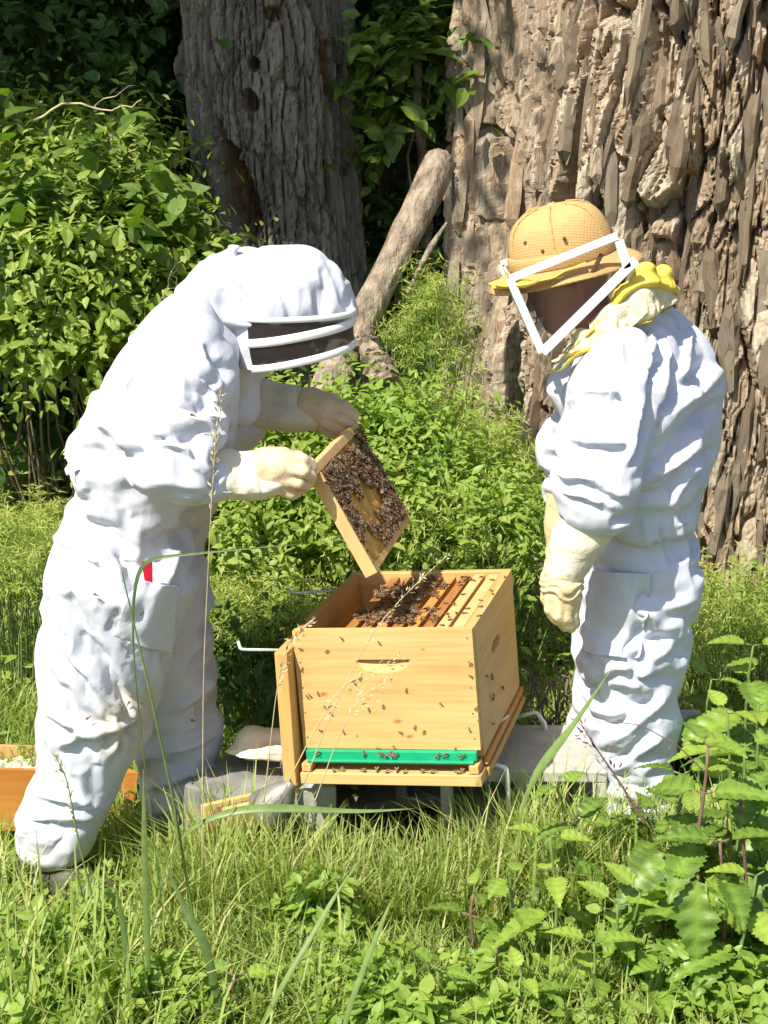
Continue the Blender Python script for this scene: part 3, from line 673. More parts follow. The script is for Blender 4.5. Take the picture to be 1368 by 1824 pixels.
def shrub(name, label, C, rad, ntw, nl, size, seed, mat, tmpl=LEAF, group=None, cat='shrub', twl=.28, up=.35, base=None, shell=.55, stems=4):
    t = thing(name, label, cat, group)
    P, B, S, T_ = twig_leaves(C, rad, ntw, nl, size, seed, shell=shell, twl=twl, up=up)
    scatter('foliage', tmpl, P, B, S, T_, mat, t)['kind'] = 'stuff'
    r_ = np.random.default_rng(seed+1); m = MB(); C = np.asarray(C, float)
    bx, by = (C[0], C[1]+.1) if base is None else base; g = float(gz(bx, by))
    for k in range(stems):
        q = r_.normal(size=3); q[2] = abs(q[2]); q /= np.linalg.norm(q)
        limb(m, (bx+r_.normal(0, .05), by+r_.normal(0, .05), g-.05), C+q*np.asarray(rad)*.8, min(.012, .03*max(rad)), min(.003, .01*max(rad)), seed*7+k, 8, min(.3, .45*max(rad)))
    m.build('stem', M['twig'], t, True); return t
# crowns out of view; the left one's clumps are placed to shade trunk and bank
cp, cb, cs, ct = [], [], [], []
for k, (c_, r_) in enumerate([((-1.75, 5.15, 4.9), (.85, .75, .5)), ((-1.3, 5.6, 5.0), (.8, .6, .5)), ((-.9, 6.2, 5.2), (1.0, .9, .6)), ((-2.2, 6.6, 5.3), (1.0, .9, .6)), ((-.3, 7.2, 5.5), (.8, .8, .6)), ((-1.4, 7.8, 5.6), (1.2, .9, .7)), ((-1.2, 6.2, 6.1), (1.2, 1.0, .5)), ((-2.9, 5.4, 5.0), (.8, .8, .5)), ((-2.5, 4.9, 4.9), (.7, .45, .4)), ((-3.6, 5.0, 5.1), (.7, .5, .5)), ((-4.3, 5.8, 5.3), (.8, .8, .6)), ((-2.6, 4.45, 5.0), (.9, .35, .4)), ((-2.05, 4.6, 4.9), (.6, .3, .4)), ((-3.5, 4.5, 5.1), (.8, .35, .4)), ((-3.3, 7.0, 5.4), (1.0, 1.0, .7))]):
    a = twig_leaves(c_, r_, 420, 5, .13, 300+k, shell=.2); cp.append(a[0]); cb.append(a[1]); cs.append(a[2]); ct.append(a[3])
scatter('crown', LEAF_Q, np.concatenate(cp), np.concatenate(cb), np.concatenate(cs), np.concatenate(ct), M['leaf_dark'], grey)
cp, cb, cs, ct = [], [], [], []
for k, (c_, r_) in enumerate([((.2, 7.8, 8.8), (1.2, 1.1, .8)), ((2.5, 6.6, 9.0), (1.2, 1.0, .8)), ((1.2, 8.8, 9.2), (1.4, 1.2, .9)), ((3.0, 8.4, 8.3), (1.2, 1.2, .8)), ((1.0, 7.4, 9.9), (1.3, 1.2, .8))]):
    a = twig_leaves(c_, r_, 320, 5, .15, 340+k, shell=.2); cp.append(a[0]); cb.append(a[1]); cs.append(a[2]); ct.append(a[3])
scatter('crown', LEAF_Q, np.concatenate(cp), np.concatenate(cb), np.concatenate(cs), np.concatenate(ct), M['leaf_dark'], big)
# shrubs of the left bank
GRP = 'broad-leaved shrubs on the left bank'
def C(px, py, y): return at(px, py, y)
LW = leaf_template(4, .34, .2, .5)
SH = [('sunlit broad-leaved shrub at the left edge beside the dead trunk', (40, 470, 6.0), (.36, .36, .32), 500, 6, .085, 'leaf_shrub', LEAF),
      ('sunlit broad-leaved shrub touching the dead trunk behind the hood', (262, 520, 6.0), (.18, .30, .28), 380, 6, .075, 'leaf_shrub', LEAF),
      ('sunlit shrub with small leaves in the middle of the left bank', (150, 420, 6.2), (.28, .30, .28), 440, 6, .062, 'leaf_shrub', LEAF_S),
      ('narrow-leaved bright bush rising above the others on the left bank', (205, 330, 6.3), (.16, .22, .22), 240, 7, .075, 'feather', LW),
      ('sunlit bush with mixed leaves behind the shoulders of the left beekeeper', (190, 560, 5.75), (.34, .28, .24), 560, 6, .070, 'leaf_shrub', LEAF),
      ('low sunlit shrub just above the dark hollow at the left edge', (40, 610, 5.65), (.34, .28, .18), 480, 6, .065, 'leaf_shrub', LEAF_S),
      ('pale narrow-leaved weed among the shrubs at the left edge', (95, 520, 5.65), (.22, .2, .22), 260, 6, .070, 'feather', LW),
      ('thin bush at the left edge above the sunlit shrubs', (30, 300, 6.5), (.40, .3, .20), 320, 6, .07, 'leaf_shrub', LEAF_S),
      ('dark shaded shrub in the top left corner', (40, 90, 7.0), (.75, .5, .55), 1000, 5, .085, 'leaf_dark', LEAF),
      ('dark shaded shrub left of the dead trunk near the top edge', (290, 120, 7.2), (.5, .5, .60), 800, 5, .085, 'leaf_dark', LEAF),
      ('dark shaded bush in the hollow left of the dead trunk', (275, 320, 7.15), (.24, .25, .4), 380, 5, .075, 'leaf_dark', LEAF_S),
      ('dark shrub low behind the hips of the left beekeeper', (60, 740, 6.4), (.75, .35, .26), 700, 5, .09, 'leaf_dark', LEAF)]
for k, a in enumerate(SH): c0 = C(*a[1]); shrub('leafy_shrub', a[0], c0, a[2], a[3], a[4], a[5], 401+k, M[a[6]], a[7], group=GRP, base=(c0[0], c0[1]+.45), stems=3)
G2 = 'shrubs between the tree trunks'
S2 = [('bright bushy shrub between the two beekeepers below the far glove', (480, 850, 5.0), (.30, .3, .20), 620, 6, .052, 'leaf_shrub', LEAF),
      ('bushy weed behind the open hive beside the left beekeeper\'s leg', (450, 1000, 4.75), (.26, .3, .16), 560, 6, .05, 'leaf_shrub', LEAF),
      ('dark shrub deep behind the leaning log', (730, 520, 7.0), (.24, .3, .36), 320, 5, .08, 'leaf_dark', LEAF),
      ('light green leafy weed right of the held comb', (715, 840, 4.9), (.20, .22, .13), 300, 6, .042, 'weed', LEAF_S),
      ('light green leafy weed behind the right rear corner of the hive', (860, 960, 4.6), (.22, .2, .14), 380, 6, .042, 'weed', LEAF_S),
      ('fresh leafy weed below the leaning log', (665, 790, 5.0), (.16, .2, .11), 240, 6, .045, 'weed', LEAF_S),
      ('low bush added to stand for the deep shade left of the hive, shade in its leaf colour', (450, 1205, 4.2), (.20, .16, .10), 320, 5, .05, 'leaf_dark', LEAF_S),  # added bush; its dark leaf colour stands in for deep shade
      ('leafy weed directly behind the open hive', (640, 960, 4.5), (.30, .2, .12), 420, 6, .045, 'leaf_shrub', LEAF_S)]
for k, a in enumerate(S2): shrub('leafy_shrub', a[0], C(*a[1]), a[2], a[3], a[4], a[5], 431+k, M[a[6]], a[7], group=G2)
shrub('climbing_ivy', 'ivy with large pale leaves growing between the two trunks', C(725, 240, 6.7), (.18, .2, .46), 150, 5, .105, 441, M['leaf_ivy'], group=G2, cat='ivy')
shrub('climbing_ivy', 'darker ivy at the top edge between the two trunks', C(715, 50, 7.2), (.26, .22, .36), 190, 5, .10, 442, M['leaf_dark'], group=G2, cat='ivy')
for k, (lab, c_, n_) in enumerate([('big-leaved pale weed standing out of the left bank', (150, 400, 5.8), 34), ('big-leaved weed just behind the beekeeper\'s upper back', (265, 470, 5.7), 30), ('big-leaved weed at the left edge of the bank', (30, 450, 5.65), 26)]):
    shrub('broad_leaf_weed', lab, C(*c_), (.16, .14, .20), n_, 4, .135, 451+k, M['leaf_ivy'], group='big-leaved weeds on the left bank', cat='weed', shell=.8)
tw_ = [((60, 215, 6.0), (245, 180, 5.95)), ((200, 240, 5.9), (165, 340, 5.85)), ((150, 250, 5.9), (240, 320, 5.85)), ((10, 330, 5.7), (110, 300, 5.75)), ((270, 560, 5.5), (330, 480, 5.6))]
LB_ = ['long pale dead twig near the top of the left bank', 'pale dead twig hanging in the upper left bank', 'thin dead twig slanting in the middle of the left bank', 'dead twig at the left edge of the bank', 'dead twig behind the beekeeper\'s shoulders']
for k, (a_, b_) in enumerate(tw_):
    m = MB(); p_ = limb(m, at(*a_), at(*b_), .005, .002, 470+k, 12, .10); limb(m, p_[5], p_[8]+[.05, -.02, .06], .003, .001, 480+k, 6, .05); tag(m.build('dead_twig', M['dry'], None, True), LB_[k], 'twig', 'dead twigs in the left bank')
# far wood, one mass
n = 42000; P = np.stack([np.where(np.arange(n) < 22000, rng.uniform(-4.0, 4.0, n), rng.uniform(-9, 9, n)), rng.uniform(8.6, 11, n), rng.uniform(.5, 6.0, n)], 1); P[:, 1] -= 3.2*sstep(4.2, 8.5, np.abs(P[:, 0])); P[:, 1] += .5*fbm(P[:, 0]*1.5, P[:, 2]*1.5, None, 3, 71)
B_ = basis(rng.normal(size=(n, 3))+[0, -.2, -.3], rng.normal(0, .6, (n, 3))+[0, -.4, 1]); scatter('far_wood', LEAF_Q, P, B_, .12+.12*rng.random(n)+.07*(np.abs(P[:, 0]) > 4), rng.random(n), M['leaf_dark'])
tag(bpy.data.objects['far_wood'], 'dark mass of leaves of the wood behind both trunks', 'wood', kind='stuff')
tk = thing('thin_tree', 'thin dark sapling stem between the two big trunks', 'tree'); m = MB(); limb(m, at(700, 900, 7.9)*[1, 1, 0]+[0, 0, .4], at(690, -60, 7.9), .035, .025, 5, 14, .1); m.build('trunk', M['twig'], tk, True)
a = twig_leaves(at(690, -200, 7.9), (.5, .5, .5), 120, 5, .1, 512); scatter('crown', LEAF_S, *a, M['leaf_dark'], tk)

# leaning log, broken stub on the big trunk
lg = thing('leaning_log', 'bare weathered log leaning against the furrowed trunk', 'log')
t_ = np.linspace(0, 1, 60); A_, Bq = at(786, 275, 5.75), at(545, 790, 5.20); ax_ = A_+(Bq-A_)*t_[:, None]
ax_ += np.stack([.010*np.sin(t_*6+.5), 0*t_, .006*np.sin(t_*9)], 1); nn = 40; Gl = []
for i in range(60):
    d_ = (Bq-A_)/np.linalg.norm(Bq-A_); u_ = np.cross(d_, [0, 1., 0]); u_ /= np.linalg.norm(u_); w_ = np.cross(d_, u_); a_ = np.arange(nn)*2*math.pi/nn
    r_ = (.054+.008*t_[i]+.005*math.sin(t_[i]*11))*(1+.10*noise(np.cos(a_)*1.6+3, np.sin(a_)*1.6, np.full(nn, t_[i]*3), 91)+.10*noise(np.cos(a_)*5, np.sin(a_)*5, np.full(nn, t_[i]*2.5), 92)+.05*noise(np.cos(a_)*11, np.sin(a_)*11, np.full(nn, t_[i]*14), 93))
    if i < 2: r_ = r_*(.55+.3*i+.2*rng.random(nn))
    Gl.append(ax_[i]+np.cos(a_)[:, None]*u_*r_[:, None]+np.sin(a_)[:, None]*w_*r_[:, None])
Gl = np.array(Gl); m = MB(); m.grid(Gl.transpose(1, 0, 2), True); nV = m.n; m.add(np.array([ax_[0]+[-.0, 0, .01], ax_[-1]])); 
for j in range(nn): m.T.append((j*60, ((j+1) % nn)*60, nV)); m.T.append((((j+1) % nn)*60+59, j*60+59, nV+1))
m.build('stem', M['log'], lg, True)
m = MB(); m.tube([at(700, 520, 5.43)+[.05, -.03, 0], at(735, 440, 5.53)+[.06, -.03, 0], at(760, 395, 5.58)+[.07, -.02, 0]], [.006, .012, .004], 6); m.build('loose_bark_strip', M['log'], lg, True)
for (p0, p1, r0, lab) in [((765, 470, 6.7), (742, 112, 6.7), .024, 'short grey snag with rough bark left of the furrowed trunk'), ((690, 690, 5.2), (650, 600, 5.35), .05, 'pale broken wood debris under the lower end of the log'), ((710, 150, 6.6), (670, 80, 6.7), .012, 'pale dead twig between the trunks')]:
    s_ = thing('dead_snag', lab, 'dead wood'); m = MB(); a0, a1 = at(*p0), at(*p1)
    t2 = np.linspace(0, 1, 22); p = a0+(a1-a0)*t2[:, None]+.008*np.stack([fbm(t2*8, t2*0+3, None, 3, 5), 0*t2, 0*t2], 1); m.tube(p, r0*(1.1-.35*t2+.22*noise(t2*23, t2*0+7, None, 4)), 14); o = m.build('stem', M['log'], s_, False); vv = np.empty(len(o.data.vertices)*3, np.float32); o.data.vertices.foreach_get('co', vv); vv = vv.reshape(-1, 3); vv = vv+(r0*.30*np.stack([noise(vv[:, 0]*60, vv[:, 1]*60, vv[:, 2]*35, q) for q in (1, 2, 3)], 1)).astype(np.float32); o.data.vertices.foreach_set('co', vv.ravel()); o.data.update()

# ------------------------------------------------------------------ hive
HV = thing('beehive', 'open pine beehive box with a green entrance strip on grey blocks', 'beehive', loc=(-0.1777, 3.3211, 0.3224))
yaw, rl, pt = .2457, -.0973, -.04
cz, sz = math.cos(-yaw), math.sin(-yaw); Rz_ = np.array([[cz, -sz, 0], [sz, cz, 0], [0, 0, 1]]); c1, s1 = math.cos(rl), math.sin(rl); Ry_ = np.array([[c1, 0, s1], [0, 1, 0], [-s1, 0, c1]]); c2, s2 = math.cos(pt), math.sin(pt); Rx_ = np.array([[1, 0, 0], [0, c2, -s2], [0, s2, c2]])
HR = Rz_@Ry_@Rx_; HO = np.array([-0.1777, 3.3211, 0.3224]); HV.rotation_euler = Matrix(HR.tolist()).to_euler()
def hw(x, y, z): return HR@np.array([x, y, z], float)+HO
HW, HD, HH, BT = .414, .515, .354, .022
def board(name, x0, x1, y0, y1, z0, z1, mat, parent, bv=.002):
    m = MB(); m.box(((x0+x1)/2, (y0+y1)/2, (z0+z1)/2), (x1-x0, y1-y0, z1-z0)); return bevel(m.build(name, mat, parent), bv, 2)
def scoop_board(name, L, H, T, hx, hz, hw_, hh, mat, parent, place, slot=False):
    """a board with a cut hand hold; local x along L, z up, outer face at y=0"""
    nx, nz = 97, 71; x = np.linspace(0, L, nx); z = np.linspace(0, H, nz); X_, Z_ = np.meshgrid(x, z, indexing='ij')
    dx = np.abs(X_-hx)/hw_; dz = (Z_-(hz-hh))/(2*hh)
    edge = np.sqrt(np.clip(1-dx**2, 0, 1)); inside = (dx < 1) & (dz > 1-edge) & (dz < 1)
    dep = np.where(inside, .017*np.clip((dz-(1-edge))/(edge+1e-6), 0, 1), 0)
    if slot: dep = .019*sstep(1., .85, np.sqrt(dx**2+((Z_-hz)/hh)**2))
    G_ = np.stack([X_, dep+.0006*noise(X_*9, Z_*40, None, 3), Z_], -1); m = MB(); m.grid(G_); 
    bk = np.array([[0, T, 0], [L, T, 0], [L, T, H], [0, T, H]]); m.add(bk, [(3, 2, 1, 0)]); b0 = nx*nz
    I = np.arange(nx*nz).reshape(nx, nz)
    for (e, a_, b2) in ((I[:, 0], 0, 1), (I[:, -1], 3, 2)):
        m.add(np.concatenate([G_.reshape(-1, 3)[e], np.stack([G_.reshape(-1, 3)[e][:, 0], np.full(nx, T), G_.reshape(-1, 3)[e][:, 2]], 1)]), [(i, i+1, nx+i+1, nx+i) for i in range(nx-1)])
    for e in (I[0], I[-1]):
        m.add(np.concatenate([G_.reshape(-1, 3)[e], np.stack([G_.reshape(-1, 3)[e][:, 0], np.full(nz, T), G_.reshape(-1, 3)[e][:, 2]], 1)]), [(i, i+1, nz+i+1, nz+i) for i in range(nz-1)])
    o = m.build(name, mat, parent); o.location = place[0]; o.rotation_euler = (0, 0, place[1]); return o
z0 = .074
scoop_board('front_board', HW, HH-z0, BT, .205, .195, .062, .014, M['pine_front'], HV, ((0, 0, z0), 0))
scoop_board('side_board', HD-2*BT-.002, HH-.05, BT, .225, .195, .056, .013, M['pine'], HV, ((HW+.001, BT+.001, .05), math.pi/2), True)
for x_ in (.012, HW-.012):
    for z_2 in (.10, .16, .22, .28, .335): q = MB(); q.tube([(x_, -.0012, z_2), (x_, .004, z_2)], .0022, 8); q.build('nail', M['steel'], HV)
board('side_board', .001, BT, BT+.001, HD-BT-.001, .05, HH-.001, M['pine_side'], HV)
board('back_board', 0, HW, HD-BT, HD, .05, HH, M['pine'], HV)
board('bottom_board', .004, HW-.004, .026, HD-.004, .012, .046, M['pine_side'], HV)
board('landing_board', -.004, HW+.004, -.034, .024, 0, .026, M['pine'], HV)
for x_ in (0, HW-.024): board('entrance_block', x_, x_+.022, -.030, .020, .028, .047, M['pine_end'], HV)
board('side_runner', HW-.002, HW+.010, .026, HD, .0, .020, M['pine_side'], HV); board('side_runner', HW-.002, HW+.008, .03, HD, .027, .046, M['bar_wood'], HV)
g = MB(); g.box((HW/2, -.006, .0625), (HW-.016, .016, .021)); g.box((HW/2, -.020, .052), (HW-.026, .012, .006)); bevel(g.build('entrance_strip', M['green_plastic'], HV), .002)
# loose outer panel on the left
lp = MB(); lp.box((0, 0, 0), (.030, .50, .335)); o = bevel(lp.build('outer_side_panel', M['pine_end'], HV), .002); o.location = (-.022, .205, .150); o.rotation_euler = (0, .03, .0)
# frames standing in the box
fx = [.122+.0362*q for q in range(8)]
WHERE = ['standing next to the empty gap inside the hive', 'second from the empty gap inside the hive', 'third from the empty gap inside the hive', 'fourth from the empty gap inside the hive', 'fourth from the right wall inside the hive', 'third from the right wall inside the hive', 'second from the right wall inside the hive', 'closest to the right wall inside the hive']
for i, x_ in enumerate(fx):
    f = thing('hive_comb', ('pale clean wooden hive frame ' if i > 5 else 'wooden hive frame with stained top bar ')+WHERE[i], 'hive frame', 'frames standing in the hive box', tuple(hw(x_, .03, .05))); f.rotation_euler = HV.rotation_euler
    mt = [M['bar_red'], M['bar_red'], M['bar_wood'], M['bar_red'], M['bar_wood'], M['bar_red'], M['frame_wood'], M['frame_wood']][i]
    def fb(nm, a, b_, c_, s_, mm):
        m = MB(); m.box((a, b_, c_), s_); return bevel(m.build(nm, mm, f), .0015)
    zt = .296+(.004 if i > 5 else 0)
    fb('top_bar', 0, .228, zt-.008, (.024 if i < 6 else .027, .446, .016), mt); fb('side_bar', 0, .016, .14, (.026, .009, .25), M['bar_wood']); fb('side_bar', 0, .44, .14, (.026, .009, .25), M['bar_wood']); fb('bottom_bar', 0, .228, .008, (.016, .44, .012), M['bar_wood'])
    cg = fb('comb', 0, .228, .145, (.022, .425, .24), M['comb'])
# bent rods of the hive stand
st = thing('hive_stand', 'bent pale metal rods of the stand that carries the hive', 'stand')
def rod(pts, r=.0045):
    pts = np.array(pts, float); q = [pts[0]]
    for a_, b_, c_ in zip(pts[:-2], pts[1:-1], pts[2:]):
        for t2 in (.0, .25, .5, .75, 1.): p0 = b_+(a_-b_)*.18*(1-t2); p1 = b_+(c_-b_)*.18*t2; q.append(p0*(1-t2)+p1*t2)
    q.append(pts[-1]); m = MB(); m.tube(q, r, 8); return m.build('rod', M['zinc'], st, True)
rod([at(508, 1158, 3.36), at(428, 1157, 3.36), at(424, 1142, 3.36)], .0035); rod([at(600, 1052, 3.75), at(525, 1056, 3.75), at(512, 1050, 3.78)], .0035)
rod([at(850, 1372, 3.36), at(882, 1362, 3.33), at(903, 1368, 3.32), at(908, 1470, 3.31)], .0055); rod([at(918, 1278, 3.70), at(955, 1268, 3.70), at(972, 1290, 3.69), at(975, 1400, 3.69)], .0055)
rod([at(890, 1322, 3.47), at(893, 1284, 3.47), at(905, 1275, 3.5)], .003)
rod([at(560, 1392, 3.40), at(522, 1385, 3.40), at(520, 1500, 3.38)], .005)
# concrete blocks
def hollow_block(label, loc, rz, size=(.39, .19, .19), mat='concrete'):
    L, D_, H = size; m = MB(); t = .03
    m.box((0, 0, H-t/2), (L, D_, t)); m.box((0, 0, t/2), (L, D_, t))
    for x_ in (-L/2+t/2, 0, L/2-t/2): m.box((x_, 0, H/2), (t, D_-.003, H-2*t+.002))
    m.box((0, D_/2-.012, H/2), (L-2*t, .016, H-2*t+.002))
    o = bevel(m.build('concrete_block', M[mat]), .004); o.location = loc; o.rotation_euler = (R(2), R(-1.5), rz); return tag(o, label, 'block', 'concrete blocks under the hive')
hollow_block('hollow pale concrete block right of the hive, partly behind the right beekeeper', tuple(at(925, 1386, 3.50)*[1, 1, 0]+[0.02, .10, .082]), R(-4), (.40, .26, .195))
hollow_block('hollow pale concrete block at the far right behind the right beekeeper\'s ankle', tuple(at(1180, 1386, 3.72)*[1, 1, 0]+[0, .10, .06]), R(-4), (.25, .2, .18))
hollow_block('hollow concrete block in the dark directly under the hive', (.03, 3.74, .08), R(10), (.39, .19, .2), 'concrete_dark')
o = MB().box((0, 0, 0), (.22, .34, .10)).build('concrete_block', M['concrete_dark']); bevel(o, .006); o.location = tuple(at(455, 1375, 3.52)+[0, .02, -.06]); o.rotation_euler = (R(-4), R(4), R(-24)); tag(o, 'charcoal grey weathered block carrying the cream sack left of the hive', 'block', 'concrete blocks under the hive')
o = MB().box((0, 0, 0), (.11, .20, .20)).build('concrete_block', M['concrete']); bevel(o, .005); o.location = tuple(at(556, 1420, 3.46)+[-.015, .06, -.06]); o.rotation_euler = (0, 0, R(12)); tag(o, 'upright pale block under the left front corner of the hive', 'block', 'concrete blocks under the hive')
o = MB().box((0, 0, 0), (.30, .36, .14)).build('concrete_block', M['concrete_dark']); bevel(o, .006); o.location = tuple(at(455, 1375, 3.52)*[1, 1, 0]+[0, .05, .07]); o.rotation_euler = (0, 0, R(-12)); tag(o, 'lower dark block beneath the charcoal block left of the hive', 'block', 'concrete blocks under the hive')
# cream sack on the block
sb = Body(.02); sb.chain([(410, 1318, 3.56, .020), (450, 1316, 3.58, .034), (512, 1318, 3.60, .034)], g=(.12, .12)); sb.chain([(430, 1324, 3.50, .02), (500, 1324, 3.52, .03)], g=(.22, .22))
V_, Q_ = drape(sb, h=.016, seed=61, inner=.004, outer=.008, its=(40, 20), noise_amp=.006)
o = obj('folded_sack', np_mesh('folded_sack', V_, Q_), M['sack']); subsurf(o, 1); tag(o, 'rolled cream cloth sack on the charcoal block left of the hive', 'sack')
# bee smoker
sm = thing('bee_smoker', 'bee smoker with pale wooden bellows and sooty metal cone in the grass', 'smoker')
bl = at(425, 1478, 3.30); 
for dx_, nm in ((-.020, 'bellows_board'), (.022, 'bellows_board')):
    m = MB(); m.box((0, 0, 0), (.012, .13, .19) if dx_ > 0 else (.014, .13, .19)); o = bevel(m.build(nm, M['frame_wood'], sm), .004); o.location = bl+np.array([dx_, 0, -.02]); o.rotation_euler = (0, R(6 if dx_ > 0 else -6), R(-62))
m = MB(); m.box((0, 0, 0), (.034, .115, .17)); o = bevel(m.build('bellows_leather', M['bellow'], sm), .012, 3); o.location = bl+np.array([0, 0, -.02]); o.rotation_euler = (0, 0, R(-62))
def lathe(c0, ax, prof, n=28, mat=None, parent=None, name='part', wob=0.):
    ax = np.asarray(ax, float); ax /= np.linalg.norm(ax); u_ = np.cross(ax, [0, 1., 0.2]); u_ /= np.linalg.norm(u_); w_ = np.cross(ax, u_); a_ = np.arange(n)*2*math.pi/n
    G_ = np.array([[c0+ax*h+(math.cos(q)*u_+math.sin(q)*w_)*r_ for (r_, h) in prof] for q in a_]); m = MB(); m.grid(G_, True); return m.build(name, mat, parent, True)
cc = at(493, 1495, 3.30); lathe(cc, (0, 0, 1), [(.0, -.09), (.048, -.09), (.050, -.085), (.050, .03), (.053, .034), (.053, .042), (.05, .045)], mat=M['soot'], parent=sm, name='fire_can')
ln = at(480, 1440, 3.30); dv = at(526, 1388, 3.28)-ln; lathe(ln, dv, [(.050, -.012), (.054, -.004), (.052, .004), (.030, .062), (.014, .085), (.013, .098), (.010, .098), (.011, .085)], mat=M['steel'], parent=sm, name='cone_lid')
m = MB(); m.tube([at(450, 1470, 3.29), at(470, 1475, 3.29)], .006, 8); m.build('air_pipe', M['soot'], sm, True)
# wooden boxes on the left
tr = thing('comb_tray', 'open orange wooden tray with white comb at the left edge behind the leg', 'tray'); c_ = at(40, 1400, 3.80)
tr.location = c_; tr.scale = (1.2, 1.2, 1.2); tr.rotation_euler = (R(-12), R(14), R(28))
def tb(nm, c0, s_, mm): m = MB(); m.box(c0, s_); return bevel(m.build(nm, mm, tr), .002)
tb('side_board', (0, -.16, 0), (.40, .018, .13), M['orange_wood']); tb('side_board', (0, .16, 0), (.40, .018, .13), M['frame_wood']); tb('end_board', (-.19, 0, 0), (.018, .30, .13), M['orange_wood']); tb('end_board', (.19, 0, 0), (.018, .30, .13), M['orange_wood'])
wx = np.linspace(-.178, .178, 50); wy = np.linspace(-.148, .148, 44); WX, WY = np.meshgrid(wx, wy, indexing='ij'); m = MB(); m.grid(np.stack([WX, WY, .035+.016*fbm(WX*60, WY*60, None, 3, 8)], -1)); m.build('comb', M['wax'], tr)
bx_ = MB(); bx_.box((0, 0, 0), (.16, .03, .15)); bx_.box((0, .10, -.06), (.16, .20, .02)); o = bevel(bx_.build('wooden_box', M['brown_wood']), .003); o.location = at(205, 1470, 3.80)+np.array([0, 0, -.01]); o.rotation_euler = (R(-8), R(-10), R(12)); tag(o, 'brown wooden box on the ground between the left beekeeper\'s legs', 'box')
# ------------------------------------------------------------------ frame in the hands
FA, FB = at(549, 836, 3.30), at(627, 756, 3.73)           # ends of the top bar
fu = (FB-FA); FL_ = np.linalg.norm(fu); fu /= FL_
fd = at(672, 1040, 3.30)-at(562, 856, 3.305); fd -= fu*(fd@fu); FH = np.linalg.norm(fd); fd /= FH
fn = np.cross(fu, fd); fn = fn if fn[2] > 0 else -fn       # face with the bees
FM = np.stack([fu, fd, fn], 1)
hf = thing('held_comb', 'wooden comb frame crowded with bees held up by the left beekeeper', 'hive frame')
def fl(u, d, n_=0.): return FA+fu*u+fd*d+fn*n_
def hb(nm, u0, u1, d0, d1, t, mm):
    m = MB(); m.box(fl((u0+u1)/2, (d0+d1)/2), (u1-u0, d1-d0, t), FM); return bevel(m.build(nm, mm, hf), .002)
hb('top_bar', 0, FL_, -.002, .020, .028, M['frame_wood']); hb('bottom_bar', .028, FL_-.028, FH-.012, FH+.006, .022, M['frame_wood'])
hb('side_bar', .018, .028, .0205, FH+.006, .030, M['frame_wood']); hb('side_bar', FL_-.028, FL_-.018, .0205, FH+.006, .036, M['frame_wood'])
nu, ndp = 90, 60; U_, D_ = np.meshgrid(np.linspace(.029, FL_-.029, nu), np.linspace(.021, FH-.013, ndp), indexing='ij')
CH = .010+.003*fbm(U_*40, D_*40, None, 3, 3)
for sg, nm in ((1, 'comb_face'), (-1, 'comb_face')):
    m = MB(); m.grid(FA+U_[..., None]*fu+D_[..., None]*fd+(sg*CH)[..., None]*fn); m.build(nm, M['comb'], hf, True)
# ------------------------------------------------------------------ bees
def bee_mesh():
    V = []; T = []; A = []
    def ell(c, r, n, m_, tone):
        b0 = sum(len(v_) for v_ in V); P_ = [(c[0], c[1]-r[1], c[2])]; tn = [tone(0)]
        for i in range(1, m_):
            f = i/m_; y = -math.cos(f*math.pi); q = math.sin(f*math.pi)
            for j in range(n): a_ = 2*math.pi*j/n; P_.append((c[0]+r[0]*q*math.cos(a_), c[1]+r[1]*y, c[2]+r[2]*q*math.sin(a_))); tn.append(tone(i))
        P_.append((c[0], c[1]+r[1], c[2])); tn.append(tone(m_))
        for j in range(n): T.append((b0, b0+1+(j+1) % n, b0+1+j))
        for i in range(m_-2):
            for j in range(n):
                a_, b_ = b0+1+i*n+j, b0+1+i*n+(j+1) % n; T.extend([(a_, b_, b_+n), (a_, b_+n, a_+n)])
        e = b0+len(P_)-1
        for j in range(n): T.append((e, b0+1+(m_-2)*n+j, b0+1+(m_-2)*n+(j+1) % n))
        V.append(P_); A.extend(tn)
    ell((0, -.0042, .0026), (.0021, .0046, .0022), 5, 5, lambda i: .8 if i % 2 else .05)
    ell((0, .0020, .0028), (.0020, .0022, .0020), 5, 3, lambda i: .5)
    ell((0, .0050, .0026), (.0015, .0011, .0014), 4, 3, lambda i: .1)
    b0 = sum(len(v_) for v_ in V)
    V.append([(.0005, .002, .0048), (.0042, -.0052, .0050), (.0020, -.0068, .0050), (-.0005, .002, .0048), (-.0042, -.0052, .0050), (-.0020, -.0068, .0050)]); A.extend([1.]*6); T.extend([(b0, b0+1, b0+2), (b0+3, b0+5, b0+4)])
    return np.concatenate([np.array(v_) for v_ in V]), np.array(T), np.array(A)
BV, BTr, BA = bee_mesh()
bee_me = np_mesh('bee', BV, BTr, True, {'rnd': BA}); bee_me.materials.append(M['bee'])
def bee(p, n_, label, group, sc_=1.25, dirv=None):
    n_ = np.asarray(n_, float); n_ /= np.linalg.norm(n_); d_ = rng.normal(size=3) if dirv is None else np.asarray(dirv, float); d_ = d_-n_*(d_@n_); d_ /= np.linalg.norm(d_); x_ = np.cross(d_, n_)
    o = bpy.data.objects.new('honey_bee', bee_me); col.objects.link(o); Mx = Matrix(np.stack([x_, d_, n_], 1).tolist()).to_4x4(); Mx.translation = Vector(tuple(p)); o.matrix_world = Mx@Matrix.Diagonal((sc_, sc_, sc_, 1))
    return tag(o, label, 'bee', group)
